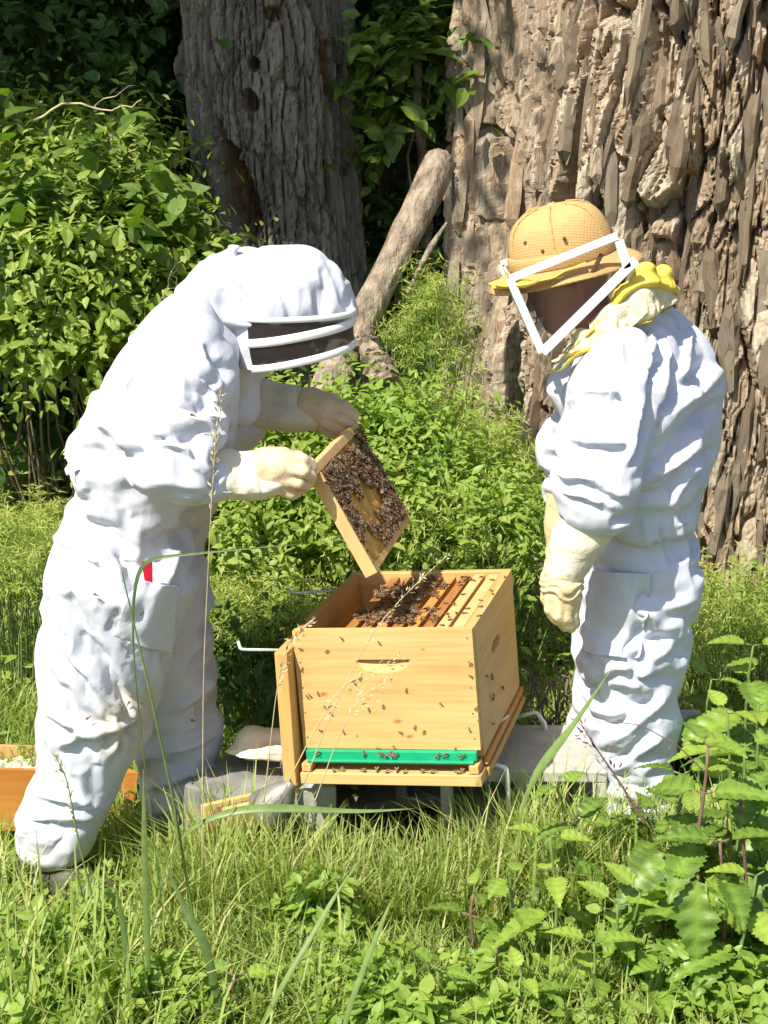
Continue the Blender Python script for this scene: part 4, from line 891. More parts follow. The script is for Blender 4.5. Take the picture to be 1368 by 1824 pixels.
def bee_mass(name, P, N_, label, sc_=1.25):
    n = len(P); d_ = rng.normal(size=(n, 3)); B_ = basis(d_-N_*(d_*N_).sum(1)[:, None], N_); k = len(BV)
    W = np.einsum('nij,kj->nki', B_, BV)*sc_*(.85+.3*rng.random(n))[:, None, None]+P[:, None, :]
    o = obj(name, np_mesh(name, W.reshape(-1, 3), (BTr[None]+(np.arange(n)*k)[:, None, None]).reshape(-1, 3), True, {'rnd': np.tile(BA, n)}), M['bee']); return tag(o, label, 'bees', kind='stuff')
# the crowd on the held comb leaves two patches of capped honey free
u_ = rng.uniform(.02, FL_-.02, 2300); d_ = rng.uniform(.006, FH-.016, 2300); nz_ = fbm(u_*18, d_*18, None, 3, 61)
f1_ = ((u_-.20)/.095)**2+((d_-.150)/.050)**2; f2_ = ((u_-.085)/.06)**2+((d_-FH+.03)/.05)**2; edge_ = np.minimum(np.minimum(u_-.012, FL_-.012-u_)/.03, 1)
keep = (f1_+1.5*nz_ > .95) & (f2_+1.1*nz_ > 1.05) & (edge_+.8*nz_ > .15) & (d_ > .022-.05*np.clip(nz_, -.3, .5)*(u_ > .1)) & ((d_ < FH-.03-.06*nz_) | (u_ > .12))
u_, d_ = u_[keep], d_[keep]
bee_mass('bee_cluster', FA+u_[:, None]*fu+d_[:, None]*fd+(.013+.006*rng.random(len(u_)))[:, None]*fn, np.tile(fn, (len(u_), 1))+rng.normal(0, .3, (len(u_), 3)), 'dense crowd of dark bees covering the held comb', 1.05)
nt_ = 560; y_ = rng.uniform(.06, .46, nt_); x_ = rng.uniform(.115, .33, nt_); kz = fbm(x_*14, y_*9, None, 3, 88)+.9*np.exp(-((x_-.195)/.05)**2-((y_-.23)/.17)**2)+.5*np.exp(-((x_-.265)/.03)**2-((y_-.33)/.08)**2)
k_ = kz > .10; bee_mass('bee_cluster', np.array([hw(a_, b_, .348+.006*rng.random()) for a_, b_ in zip(x_[k_], y_[k_])]), np.tile(HR[:, 2], (k_.sum(), 1))+rng.normal(0, .25, (k_.sum(), 3)), 'dark bees clustered over the top bars in the open hive')
L1 = 'small honey bee walking on the front board of the hive'; L2 = 'small honey bee on the green entrance strip or landing board'; L3 = 'small honey bee on the right-hand bars and rim of the hive'; L4 = 'small honey bee on the left rim of the hive'; L5 = 'small honey bee on the white suit of the left beekeeper'; L6 = 'small honey bee on the right side board of the hive'
fnv = -HR[:, 1]
for (px, py) in [(612, 1135), (680, 1144), (583, 1159), (538, 1155), (536, 1190), (541, 1240), (545, 1236), (560, 1232), (572, 1258), (582, 1270), (650, 1262), (676, 1256), (702, 1300), (730, 1290), (744, 1300), (780, 1250), (835, 1180), (834, 1200), (843, 1280), (840, 1255), (825, 1292), (640, 1205), (600, 1300), (660, 1330), (690, 1328), (798, 1330), (720, 1225), (560, 1300)]:
    a_ = (px-527)/318.; b_ = (1388-py-a_*3)/264.; zone = ('lower' if b_ < .42 else 'middle' if b_ < .7 else 'upper')+' '+('left' if a_ < .33 else 'middle' if a_ < .67 else 'right'); bee(hw(.004+a_*HW, -.001, b_*HH), fnv, 'small honey bee walking on the '+zone+' part of the hive front', 'bees on the hive front', .82)
for k in range(22):
    a_ = rng.random(); zc = rng.choice([.068, .029]); bee(hw(.02+a_*.375, -.016 if zc > .05 else -.022, zc), fnv if zc > .05 else HR[:, 2]+fnv*.5, 'small honey bee on the '+('green entrance strip' if zc > .05 else 'landing board')+', '+('left third' if a_ < .33 else 'middle third' if a_ < .67 else 'right third'), 'bees at the hive entrance')
for k in range(26): x2 = rng.choice([.303, .339, .375, .402]); bee(hw(x2+rng.normal(0, .005), rng.uniform(.04, .46), .346 if x2 < .31 else (.350 if x2 < .39 else HH)), HR[:, 2], 'small honey bee on '+{.303: 'the third bar from the right hive wall', .339: 'the second bar from the right hive wall', .375: 'the bar next to the right hive wall', .402: 'the right rim of the hive'}[float(x2)], 'bees on the bars', 1.0)
for k in range(9): bee(hw(rng.uniform(-.03, .012), rng.uniform(.0, .16), .322 if k % 2 else HH), HR[:, 2], L4, 'bees on the left rim') if k % 2 == 0 else None
for k in range(5): bee(hw(HW+.002, rng.uniform(.05, .45), rng.uniform(.08, .33)), HR[:, 0], L6, 'bees on the side board')
# ------------------------------------------------------------------ people
def body_part(name, body, h, mat, parent, amp=.0, fr=30, seed=1, sub=1, fold=None):
    lo, hi = body.bounds(.03); V, Q = surface_nets(body, lo, hi, h); V = laplace(V, edges_of(Q), 2, .5)
    if amp: V = V+body.grad(V)*(amp*fbm(V[:, 0]*fr, V[:, 1]*fr, V[:, 2]*fr, 3, seed))[:, None]
    if fold is not None: V = fold(V, body)
    return subsurf(obj(name, np_mesh(name, V, Q), mat, parent), sub)
def ringfold(a, b_, n, amp, seed=0):
    a, b_ = np.asarray(a), np.asarray(b_); L = np.linalg.norm(b_-a); ax = (b_-a)/L
    def f(V, body):
        t = ((V-a)@ax)/L; w = sstep(-.1, .2, t)*sstep(1.1, .8, t)
        ph = t*n+1.1*noise(V[:, 0]*22, V[:, 1]*22, V[:, 2]*22, seed)
        return V+body.grad(V)*(amp*w*(np.abs(np.sin(ph*math.pi))-.5))[:, None]
    return f
def draped(name, chains, mat, par, g=(.16, .10), k=.02, h=.016, seed=1, outer=.006, inner=.02, clip=None, amp=.006):
    b_ = Body(k)
    for c in chains: b_.chain(c, g=g)
    if clip: b_.clips = clip
    V, Q = drape(b_, h=h, seed=seed, inner=inner, outer=outer, its=(40, 20), noise_amp=amp); return subsurf(obj(name, np_mesh(name, V, Q), mat, par), 1)
p1 = thing('person', 'person in white hooded bee suit bending over the hive, holding a comb frame', 'person', loc=tuple(at(200, 1540, 3.5)*[1, 1, 0]))
p2 = thing('person', 'person in white bee suit and tan helmet standing right of the hive, arms down', 'person', loc=tuple(at(1100, 1500, 3.6)*[1, 1, 0]))
def adopt(o, par): o.parent = par; o.matrix_parent_inverse = Matrix.Translation(-Vector(par.location)); return o
def own(par, n0):
    for o in list(col.objects)[n0:]:
        if o.parent is par: o.matrix_parent_inverse = Matrix.Translation(-Vector(par.location))
n0 = len(col.objects)
V1, Q1 = drape(suit1, seed=3, folds=FOLD1, fine=True); obj('suit', np_mesh('suit', V1, Q1), M['cotton1'], p1)
# trouser cuffs
def cuff(p, a, ra, b_, rb, mat, seed, h=.010):
    c = Body(.01); c.cone(a, ra, (np.asarray(a)+b_)/2, max(ra, rb)*1.04); c.cone((np.asarray(a)+b_)/2, max(ra, rb)*1.02, b_, rb)
    return body_part('cuff', c, h, mat, p, .006, 28, seed, 1, ringfold(a, b_, 3.2, .012, seed))
cuff(p1, at(97, 1450, 3.375), .084, at(95, 1482, 3.372), .080, M['cotton1'], 5)
cuff(p1, at(324, 1425, 3.665), .080, at(318, 1452, 3.66), .070, M['cotton1'], 6)
# waistband gathers: a strip of the suit under the elastic, pleated
def waistband(body, p0, n_, half, par, mat, ok, seed, centre):
    lo, hi = body.bounds(.03); zc = p0[2]
    f = lambda X: np.maximum(body(X)-.010, np.abs((X-p0)@n_)-half)
    sel = lo.copy(), hi.copy(); lo = np.array([lo[0], lo[1], zc-.16]); hi = np.array([hi[0], hi[1], zc+.10])
    V, Q = surface_nets(f, lo, hi, .011); k = ok(V); Q = Q[k[Q].all(1)]; use = np.unique(Q); mp = -np.ones(len(V), int); mp[use] = np.arange(len(use)); V, Q = V[use], mp[Q]; V = laplace(V, edges_of(Q), 2, .5)
    q = np.arctan2(V[:, 1]-centre[1], V[:, 0]-centre[0]); V = V+body.grad(V)*(.009*np.sin(q*46+2.5*noise(V[:, 0]*18, V[:, 1]*18, V[:, 2]*30, seed)))[:, None]
    return subsurf(obj('waistband', np_mesh('waistband', V, Q), mat, par), 1)
waistband(suit1, W1P, W1N, .024, p1, M['cotton1'], lambda V: V[:, 1] > 3.33, 4, at(250, 860, 3.55))
# patch pocket with the hive tool
def patch(name, corners, bodysdf, off, mat, par, nu=26, nv=26, bulge=.012, seed=2, topgap=.0):
    """cloth patch laid over the suit: photo corners tl, tr, br, bl near a depth, pushed out to the suit's surface"""
    a = np.array([at(*c) for c in corners]); u = np.linspace(0, 1, nu); v = np.linspace(0, 1, nv); U, W = np.meshgrid(u, v, indexing='ij')
    Pp = a[0]*((1-U)*(1-W))[..., None]+a[1]*(U*(1-W))[..., None]+a[2]*(U*W)[..., None]+a[3]*((1-U)*W)[..., None]
    vd = np.array([0, .96, -.27])
    Pp = Pp-vd*.2
    for _ in range(40): Pp = Pp+vd*np.clip(bodysdf(Pp)-off, -.02, .05)[..., None]*.8
    for _ in range(14): Pp[1:-1, 1:-1] = (Pp[:-2, 1:-1]+Pp[2:, 1:-1]+Pp[1:-1, :-2]+Pp[1:-1, 2:])/4
    Pp = Pp-vd*.004
    ed = np.minimum(np.minimum(U, 1-U), 1-W)*4; b_ = bulge*np.clip(ed, 0, 1)*(.6+.5*fbm(U*3+seed, W*3, None, 3, seed))+topgap*np.clip(1-W*3, 0, 1)*np.sin(U*math.pi)
    Pp = Pp-vd*b_[..., None]; m = MB(); m.grid(Pp); o = m.build(name, mat, par, True); s = o.modifiers.new('sol', 'SOLIDIFY'); s.thickness = .003; return subsurf(o, 1), Pp
class CloudSDF:
    def __init__(s, V): s.V = V
    def __call__(s, X):
        sh = X.shape[:-1]; X = X.reshape(-1, 3); r = np.empty(len(X))
        for i in range(0, len(X), 400): r[i:i+400] = np.sqrt(((X[i:i+400, None]-s.V[None])**2).sum(-1).min(1))
        return r.reshape(sh)
c1 = CloudSDF(V1[V1[:, 1] < 3.6][::3]); pk, PP = patch('pocket', [(248, 1030, 3.3), (318, 1046, 3.3), (300, 1170, 3.3), (205, 1130, 3.3)], c1, .012, M['cotton1'], p1, topgap=.014)
# gloves of the bending person
draped('gauntlet', [[(352, 828, 3.265, .050), (400, 830, 3.27, .054), (450, 834, 3.275, .054), (478, 834, 3.275, .048)]], M['glove_canvas'], p1, seed=3)
g = Body(.012); g.chain([(472, 832, 3.275, .043), (500, 832, 3.275, .042), (520, 836, 3.275, .034)]); g.chain([(485, 845, 3.27, .034), (508, 856, 3.27, .030)])
for ch in [[(515, 816, 3.262, 0.0152), (540, 818, 3.258, 0.0128), (557, 832, 3.272, 0.0108), (556, 846, 3.295, 0.0096)], [(516, 836, 3.250, 0.0152), (541, 840, 3.245, 0.0128), (556, 850, 3.262, 0.0108), (552, 862, 3.29, 0.0096)], [(508, 856, 3.25, 0.0152), (532, 862, 3.248, 0.0128), (546, 866, 3.265, 0.0104), (543, 873, 3.29, 0.0096)], [(498, 870, 3.26, 0.0144), (518, 880, 3.26, 0.0120), (531, 878, 3.275, 0.0104)], [(500, 812, 3.29, 0.0152), (530, 812, 3.315, 0.0128), (552, 824, 3.325, 0.0112), (560, 838, 3.325, 0.0096)]]:
    g.chain(ch, k=.003)
body_part('glove', g, .0045, M['glove_leather'], p1, .0022, 40, 4, 0)
draped('gauntlet', [[(430, 706, 3.80, .056), (470, 708, 3.79, .062), (520, 716, 3.77, .058), (556, 722, 3.76, .050)]], M['glove_canvas'], p1, seed=13)
g = Body(.012); g.chain([(552, 722, 3.76, .046), (585, 735, 3.745, .044), (605, 745, 3.74, .032)])
for ch in [[(585, 720, 3.735, 0.0160), (612, 726, 3.725, 0.0136), (628, 740, 3.73, 0.0116), (628, 754, 3.745, 0.0100)], [(582, 738, 3.715, 0.0160), (608, 746, 3.705, 0.0136), (624, 756, 3.71, 0.0116), (622, 768, 3.73, 0.0100)], [(578, 752, 3.715, 0.0160), (600, 762, 3.71, 0.0136), (616, 768, 3.715, 0.0116), (612, 778, 3.735, 0.0100)], [(572, 760, 3.73, 0.0144), (590, 772, 3.73, 0.0128), (606, 776, 3.74, 0.0104)], [(590, 716, 3.77, 0.0152), (615, 722, 3.775, 0.0136), (632, 738, 3.765, 0.0112), (632, 750, 3.755, 0.0100)]]:
    g.chain(ch, k=.003)
body_part('glove', g, .0045, M['glove_leather'], p1, .0022, 40, 14, 0)
# boots
def boot(par, heel, toe, mat, r=.042):
    g = Body(.03); heel, toe = np.asarray(heel, float), np.asarray(toe, float); d = toe-heel
    g.cone(heel+[0, 0, .048], .045, heel+d*.5+[0, 0, .046], .046); g.cone(heel+d*.5+[0, 0, .044], .046, toe+[0, 0, .036], .034); g.cone(heel+[0, 0, .05], .044, heel+d*.10+[0, 0, .12], .042)
    f = lambda X: np.maximum(g(X), .004+heel[2]-X[..., 2]); lo, hi = g.bounds(.02); V, Q = surface_nets(f, lo, hi, .009); subsurf(obj('boot', np_mesh('boot', laplace(V, edges_of(Q), 1), Q), mat, par), 1)
    s = MB(); n_ = np.array([-d[1], d[0], 0])/np.linalg.norm(d[:2]); t = np.linspace(0, 2*math.pi, 25)[:-1]; L = np.linalg.norm(d)/2+.045; cx = heel+d/2; un = d/np.linalg.norm(d)
    lo_ = np.array([cx+un*L*math.cos(q)*(1)+n_*.050*np.sign(math.sin(q))*abs(math.sin(q))**.6 for q in t]); s.add(np.concatenate([lo_+[0, 0, -.004], lo_+[0, 0, .016]]), [(i, (i+1) % 24, 24+(i+1) % 24, 24+i) for i in range(24)]+[tuple(range(23, -1, -1)), tuple(range(24, 48))])if 0 else None
z_ = float(gz(-.7, 3.37)); hp = at(88, 1545, 3.36); boot(p1, (hp[0]-.035, 3.37, z_), (hp[0]+.145, 3.29, z_), M['boot'])
hp = at(315, 1500, 3.66); boot(p1, (hp[0]-.02, 3.66, z_), (hp[0]+.12, 3.57, z_), M['boot'])
# hood with veil: rings round the head, phi 0 forward, -90 deg towards the camera
def frame(yw, ptc):
    f = np.array([math.cos(yw)*math.cos(ptc), math.sin(yw)*math.cos(ptc), math.sin(ptc)]); l = np.array([-math.sin(yw), math.cos(yw), 0]); return f, l, np.cross(f, l)
HY = R(16)
def ring(px, py, y, a, b_, ptc, phi, sq=2.3):
    f, l, u = frame(HY, R(ptc)); c, s = np.cos(phi), np.sin(phi)
    cc_ = np.sign(c)*np.abs(c)**(2/sq); ss = np.sign(s)*np.abs(s)**(2/sq)
    return at(px, py, y)+a*cc_[:, None]*f+b_*ss[:, None]*l
NP_ = 72; phi = -math.pi+np.arange(NP_)*2*math.pi/NP_
YH = 3.60
levels = [(522, 627, .142, .122, 10), (519, 606, .145, .124, 9.5), (517, 584, .147, .126, 8.5), (516, 553, .147, .127, 0)]   # bottom, lower, middle, top edge of the veil
rings = [ring(px, py, YH, a, b_, pc, phi) for px, py, a, b_, pc in levels]
def between(t):
    t = min(max(t, 0), 2.9999); i = int(t); f = t-i; return rings[i]*(1-f)+rings[i+1]*f
front = np.where((phi > -2.5) & (phi < 2.5))[0]
m = MB(); m.grid(np.array([between(t)[front] for t in np.linspace(0, 3, 10)])); m.build('veil', M['veil'], p1, True)
back = np.concatenate([np.where(phi >= 2.42)[0], np.where(phi <= -2.42)[0]])
m = MB(); Gb = np.array([between(t)[back] for t in np.linspace(-.0, 3, 12)]); Gb = Gb+.004*fbm(Gb[..., 0]*30, Gb[..., 1]*30, Gb[..., 2]*30, 3, 3)[..., None]; m.grid(Gb); m.build('hood_back', M['cotton1'], p1, True)
for t, w, ex in ((0, .009, 1.02), (2.0, .0105, 1.01), (2.96, .007, 1.012)):
    rg = between(t); ce = rg.mean(0); rg = ce+(rg-ce)*ex; pts = rg[front]; up = frame(HY, R(8))[2]
    G_ = []
    for a_ in np.linspace(0, 2*math.pi, 11)[:-1]: G_.append(pts+up*(w*math.sin(a_))+((pts-ce)/np.linalg.norm(pts-ce, axis=1)[:, None])*(.0042*math.cos(a_)))
    m = MB(); m.grid(np.array(G_), True); m.build('veil_band', M['piping'], p1, True)
_hu = frame(HY, R(0))[2]
draped('hood', [[(430, 520, 3.58, .088), (485, 503, 3.60, .104), (535, 496, 3.625, .100)], [(538, 500, 3.625, .098), (566, 528, 3.635, .082), (560, 560, 3.635, .085)], [(470, 560, 3.59, .105), (540, 560, 3.62, .105)]], M['cotton1'], p1, (.10, .10), .04, .022, 77, .010, .03, [(rings[3].mean(0)-_hu*.004, -_hu)], .010)
hk = Body(.05); hk.chain([(372, 545, 3.57, .084), (405, 525, 3.59, .084), (445, 508, 3.60, .088)]); hk.chain([(382, 590, 3.56, .062), (396, 650, 3.55, .045)], k=.03)
body_part('hood_neck', hk, .013, M['cotton1'], p1, .012, 16, 8, 1, ringfold(at(350, 520, 3.57), at(430, 520, 3.59), 2.5, .010, 6))
hk = Body(.008); hk.chain([(420, 482, 3.56, .010), (415, 455, 3.56, .008), (412, 442, 3.56, .009)]); hk.chain([(415, 444, 3.56, .008), (424, 440, 3.56, .006)]); body_part('hood_tie', hk, .004, M['cotton1'], p1)
# head and face behind the veil
def head(par, c, fwd, up, sc=1., neck=True):
    f = np.asarray(fwd, float); f /= np.linalg.norm(f); u = np.asarray(up, float); u -= f*(u@f); u /= np.linalg.norm(u); s = np.cross(u, f); c = np.asarray(c, float)
    L = lambda a, b_, d: c+(f*a+s*b_+u*d)*sc
    g = Body(.03); g.cone(L(-.02, 0, .02), .088*sc, L(.02, 0, .01), .080*sc); g.cone(L(.03, 0, -.03), .062*sc, L(.055, 0, -.085), .034*sc); g.cone(L(-.03, 0, -.05), .055*sc, L(-.06, 0, -.16 if neck else -.08), .055*sc)
    g.cone(L(.085, 0, .0), .010*sc, L(.112, 0, -.030), .013*sc, k=.014)
    for q in (-1, 1):
        g.cone(L(-.01, q*.082, .005), .016*sc, L(-.012, q*.085, -.03), .010*sc, k=.01); g.cone(L(.07, q*.034, -.028), .022*sc, L(.06, q*.045, -.035), .02*sc, k=.02); g.cone(L(.083, q*.018, .022), .012*sc, L(.075, q*.045, .022), .011*sc, k=.012)
    g.cone(L(.092, -.02, -.058), .007*sc, L(.092, .02, -.058), .007*sc, k=.008)
    h = body_part('head', g, .007*sc, M['skin'], par)
    for q in (-1, 1):
        e = Body(.004); e.cone(L(.078, q*.031, .003), .013*sc, L(.079, q*.031, .003), .013*sc); body_part('eye', e, .004, M['white_paint'], h, sub=0)
        e = Body(.004); e.cone(L(.0875, q*.031, .003), .006*sc, L(.088, q*.031, .003), .006*sc); body_part('pupil', e, .0025, M['strap'], h, sub=0)
    return h
head(p1, at(508, 555, 3.60), (.93, .27, -.22), (.2, 0, 1), .84, False); hk = Body(.03); hk.chain([(400, 640, 3.57, .055), (425, 672, 3.58, .045), (420, 720, 3.58, .06)]); hk.chain([(430, 668, 3.60, .03), (470, 660, 3.64, .02)]); body_part('collar', hk, .01, M['cotton1'], p1, .006, 24, 3)
own(p1, n0)
# hive tool in the pocket
ht = MB(); a0, a1 = at(262, 1000, 3.262), at(266, 1052, 3.275); ex = np.array([.011, 0, 0]); ey = np.array([0, .003, 0])
ht.add(np.concatenate([[q+ex*s*w_+ey*t for s in (-1, 1) for t in (-1, 1)] for q, w_ in ((a0, 1.0), (a0*.7+a1*.3, .95), (a1, .55))]), [(0, 1, 3, 2)]+[(k*4+a, k*4+b_, k*4+4+b_, k*4+4+a) for k in (0, 1) for a, b_ in ((0, 1), (1, 3), (3, 2), (2, 0))]+[(8, 10, 11, 9)])
tag(bevel(ht.build('hive_tool', M['red']), .001), 'red hive tool sticking out of the thigh pocket', 'tool')

# ------------------------------------------------------------------ standing person
n0 = len(col.objects)
waistband(suit2, W2P, W2N, .017, p2, M['cotton2'], lambda V: (V[:, 1] > 3.42) & (V[:, 0] > .36), 6, at(1140, 893, 3.6)); V2, Q2 = drape(suit2, seed=9, folds=FOLD2, fine=True); obj('suit', np_mesh('suit', V2, Q2), M['cotton2'], p2)
cuff(p2, at(1112, 1446, 3.50), .080, at(1110, 1486, 3.50), .070, M['cotton2'], 15); cuff(p2, at(1062, 1430, 3.70), .070, at(1060, 1456, 3.70), .064, M['cotton2'], 16)
c2 = CloudSDF(V2[V2[:, 1] < 3.62][::3]); patch('pocket', [(1070, 1022, 3.3), (1176, 1026, 3.3), (1152, 1180, 3.3), (1052, 1174, 3.3)], c2, .010, M['cotton2'], p2, bulge=.010, seed=7, topgap=.004)
draped('gauntlet', [[(1044, 905, 3.335, .064), (1034, 935, 3.335, .060), (1012, 985, 3.335, .046), (1004, 1010, 3.335, .038)]], M['glove_canvas'], p2, seed=23, g=(.2, .14))
g = Body(.012); g.chain([(1004, 1004, 3.335, .042), (1000, 1040, 3.33, .044), (999, 1070, 3.33, .036)]); g.chain([(1008, 1040, 3.33, .036), (1012, 1072, 3.33, .030)])
for ch in [[(982, 1058, 3.315, 0.0152), (978, 1086, 3.31, 0.0128), (990, 1106, 3.32, 0.0112)], [(996, 1066, 3.305, 0.0152), (994, 1098, 3.30, 0.0128), (1006, 1118, 3.315, 0.0112)], [(1010, 1070, 3.31, 0.0152), (1010, 1100, 3.305, 0.0128), (1018, 1120, 3.32, 0.0112)], [(1021, 1066, 3.32, 0.0144), (1022, 1092, 3.32, 0.0120), (1026, 1112, 3.33, 0.0104)], [(980, 1035, 3.36, 0.0160), (972, 1065, 3.37, 0.0136), (982, 1088, 3.365, 0.0112)]]: g.chain(ch, k=.003)
body_part('glove', g, .0045, M['glove_yellow'], p2, .0025, 40, 24, 1, ringfold(at(1004, 1008, 3.335), at(1000, 1066, 3.33), 3.0, .008, 9))
g = Body(.015); g.chain([(1012, 850, 3.78, .055), (1004, 930, 3.78, .046), (1002, 990, 3.78, .040), (1006, 1050, 3.78, .036)])
for k_2, dx_ in enumerate((-14, -4, 6, 15)): g.chain([(1006+dx_, 1048, 3.77, .017), (1008+dx_, 1085, 3.77, .014)], k=.006)
g.chain([(990, 1020, 3.80, .018), (984, 1060, 3.80, .014)], k=.006); body_part('glove', g, .008, M['glove_yellow'], p2, .005, 40, 25, 1)
hp = at(1108, 1520, 3.5); boot(p2, (hp[0]+.03, 3.52, z_), (hp[0]-.12, 3.46, z_), M['boot']); hp = at(1060, 1480, 3.7); boot(p2, (hp[0]+.02, 3.70, z_), (hp[0]-.12, 3.66, z_), M['boot'])
# helmet
HC = at(1000, 448, 3.56); hax = np.array([-.24, -.05, .96]); hax /= np.linalg.norm(hax); hu = np.array([-1., 0, 0]); hu -= hax*(hu@hax); hu /= np.linalg.norm(hu); hv = np.cross(hax, hu)
def hat_ring(r, h, fa=1.16, droop=0.): q = np.arange(64)*2*math.pi/64; return HC+hax*h+(np.cos(q)*r*fa)[:, None]*hu+(np.sin(q)*r)[:, None]*hv-hax*(droop*np.abs(np.cos(q))**1.5)[:, None]
prof = [(.0, .108), (.03, .106), (.055, .100), (.075, .088), (.089, .070), (.097, .046), (.101, .02), (.103, .0), (.1045, -.004), (.1045, -.018), (.103, -.022)]
m = MB(); m.grid(np.array([hat_ring(r, h) for r, h in prof]).transpose(1, 0, 2), True); subsurf(m.build('helmet', M['helmet'], p2, True), 1)
m = MB(); m.grid(np.array([hat_ring(r, h, fa, dr) for r, h, fa, dr in ((.102, -.018, 1.16, 0), (.125, -.027, 1.17, .002), (.140, -.036, 1.18, .005), (.149, -.041, 1.19, .008), (.148, -.045, 1.19, .008), (.135, -.038, 1.18, .005), (.100, -.024, 1.16, 0))]).transpose(1, 0, 2), True); m.build('brim', M['helmet'], p2, True)
q_ = np.arange(6)*math.pi/3+.35
for a_ in q_:
    m = MB(); m.tube([HC+hax*(h+.001)+math.cos(a_)*r*1.16*1.006*hu+math.sin(a_)*r*1.006*hv for r, h in prof[1:9]], .0022, 6); m.build('helmet_seam', M['helmet'], p2, True)
lathe(HC+hax*.106, hax, [(.0, .006), (.008, .005), (.011, .0), (.011, -.003)], 14, M['helmet'], p2, 'top_button')
m = MB(); m.grid(np.array([hat_ring(r, h) for r, h in ((.1035, .016), (.1062, .014), (.1068, .002), (.1068, -.012), (.1055, -.016))]).transpose(1, 0, 2), True); m.build('hat_band', M['helmet'], p2, True)
for (px, py) in ((938, 428), (967, 446), (1005, 426)):
    e = Body(.002); c_ = at(px, py, 3.46)
    for _ in range(30): c_ = c_+np.array([0, .96, -.27])*.8*min(.02, (np.linalg.norm((c_-HC-hax*.03)-hax*((c_-HC-hax*.03)@hax))-.103))
    e.cone(c_, .0045, c_+[0, .003, 0], .0045); body_part('vent_rivet', e, .002, M['strap'], p2, sub=0)
head(p2, at(1010, 505, 3.58), (-.95, -.12, -.30), (-.25, 0, 1), .9)
# box veil of wire mesh hung from the brim
YN, YF = 3.42, 3.68
Vq = [(908, 497), (1100, 420), (1118, 478), (966, 628)]
near = [at(x, y, YN) for x, y in Vq]; far = [p+np.array([0.0, YF-YN, 0.0]) for p in near]
def bar(a, b_, w=.0075, mm='white_paint', nm='veil_bar'):
    a, b_ = np.asarray(a), np.asarray(b_); d = b_-a; L = np.linalg.norm(d); d /= L; u = np.cross(d, [0, 1., 0]); u /= np.linalg.norm(u); w3 = np.cross(d, u); m = MB(); m.box((a+b_)/2, (w*2, w*1.1, L), np.stack([u, w3, d], 1)); return bevel(m.build(nm, M[mm], p2), .002)
bar(near[0], near[1], .0085); bar(near[0], near[3]-[0, .0, .0], .009); bar(near[3], near[2]+(near[2]-near[3])*.10, .010); bar(near[1]+(near[2]-near[1])*.15, near[2], .010)
for i, j in ((0, 1), (0, 3), (3, 2), (1, 2)): bar(far[i], far[j], .008)
bar(near[0], far[0], .006, 'strap'); bar(near[3], far[3], .006, 'strap')
def quad(a, b_, c_, d_, nm, mm):
    G_ = np.array([[np.asarray(a)*(1-u)*(1-v)+np.asarray(b_)*u*(1-v)+np.asarray(c_)*u*v+np.asarray(d_)*(1-u)*v for v in np.linspace(0, 1, 5)] for u in np.linspace(0, 1, 5)]); m = MB(); m.grid(G_); return m.build(nm, M[mm], p2, True)
quad(*near, 'veil_mesh', 'veil2'); quad(*far, 'veil_mesh', 'veil2'); quad(near[0], far[0], far[3], near[3], 'veil_mesh', 'veil')
bar(at(1072, 452, 3.43)+[0, 0, 0], at(1050, 496, 3.43), .005, 'strap', 'chin_strap')
# yellow cloth of the veil
def cloth_part(nm, chains, mat, seed, amp=.010, fr=34, k=.02, h=.007): return draped(nm, chains, mat, p2, (.30, .16), k, .013, seed, .006, .014, None, .006)
cloth_part('veil_cloth', [[(890, 488, 3.50, .016), (902, 482, 3.46, .022), (930, 482, 3.43, .020), (975, 474, 3.42, .012), (1050, 446, 3.42, .009)], [(890, 488, 3.50, .017), (888, 486, 3.60, .018), (900, 478, 3.68, .018)]], M['yellow_cloth'], 41, .004, 28)
cloth_part('veil_cloth', [[(1118, 488, 3.45, .020), (1150, 478, 3.47, .028), (1182, 484, 3.53, .030), (1192, 492, 3.62, .030)], [(1110, 500, 3.44, .016), (1060, 560, 3.42, .012), (1005, 612, 3.44, .010)]], M['yellow_cloth'], 42, .006, 22)
cloth_part('neck_net', [[(1186, 512, 3.53, .030), (1140, 528, 3.46, .036), (1090, 560, 3.43, .032), (1040, 592, 3.44, .024), (990, 622, 3.48, .018)]], M['cream_net'], 43, .006, 24, .03)
cloth_part('veil_hem', [[(1196, 528, 3.52, .011), (1150, 550, 3.44, .013), (1095, 576, 3.41, .012), (1045, 602, 3.42, .011), (990, 640, 3.46, .010), (975, 648, 3.52, .010)]], M['yellow_cloth'], 44, .004, 50, .02)
own(p2, n0)
for (px, py, yy) in [(172, 1060, 3.27), (205, 1090, 3.29), (216, 1258, 3.30), (228, 1254, 3.30), (250, 1256, 3.31), (158, 1278, 3.30), (345, 1284, 3.55), (312, 1052, 3.3), (252, 1092, 3.28), (345, 740, 3.24)]:
    p = at(px, py, 3.1); vd = p-np.array([0, 0, CAM_H]); vd /= np.linalg.norm(vd); cl = CloudSDF(V1[::2])
    for _ in range(40): p = p+vd*max(0, float(cl(p[None])[0])-.014)*.8
    bee(p+vd*.004, -vd, 'small honey bee on the left beekeeper\'s '+('sleeve' if py < 900 else 'shin' if py > 1250 and px > 300 else 'knee' if py > 1200 else 'thigh'), 'bees on the suit', 1.0)
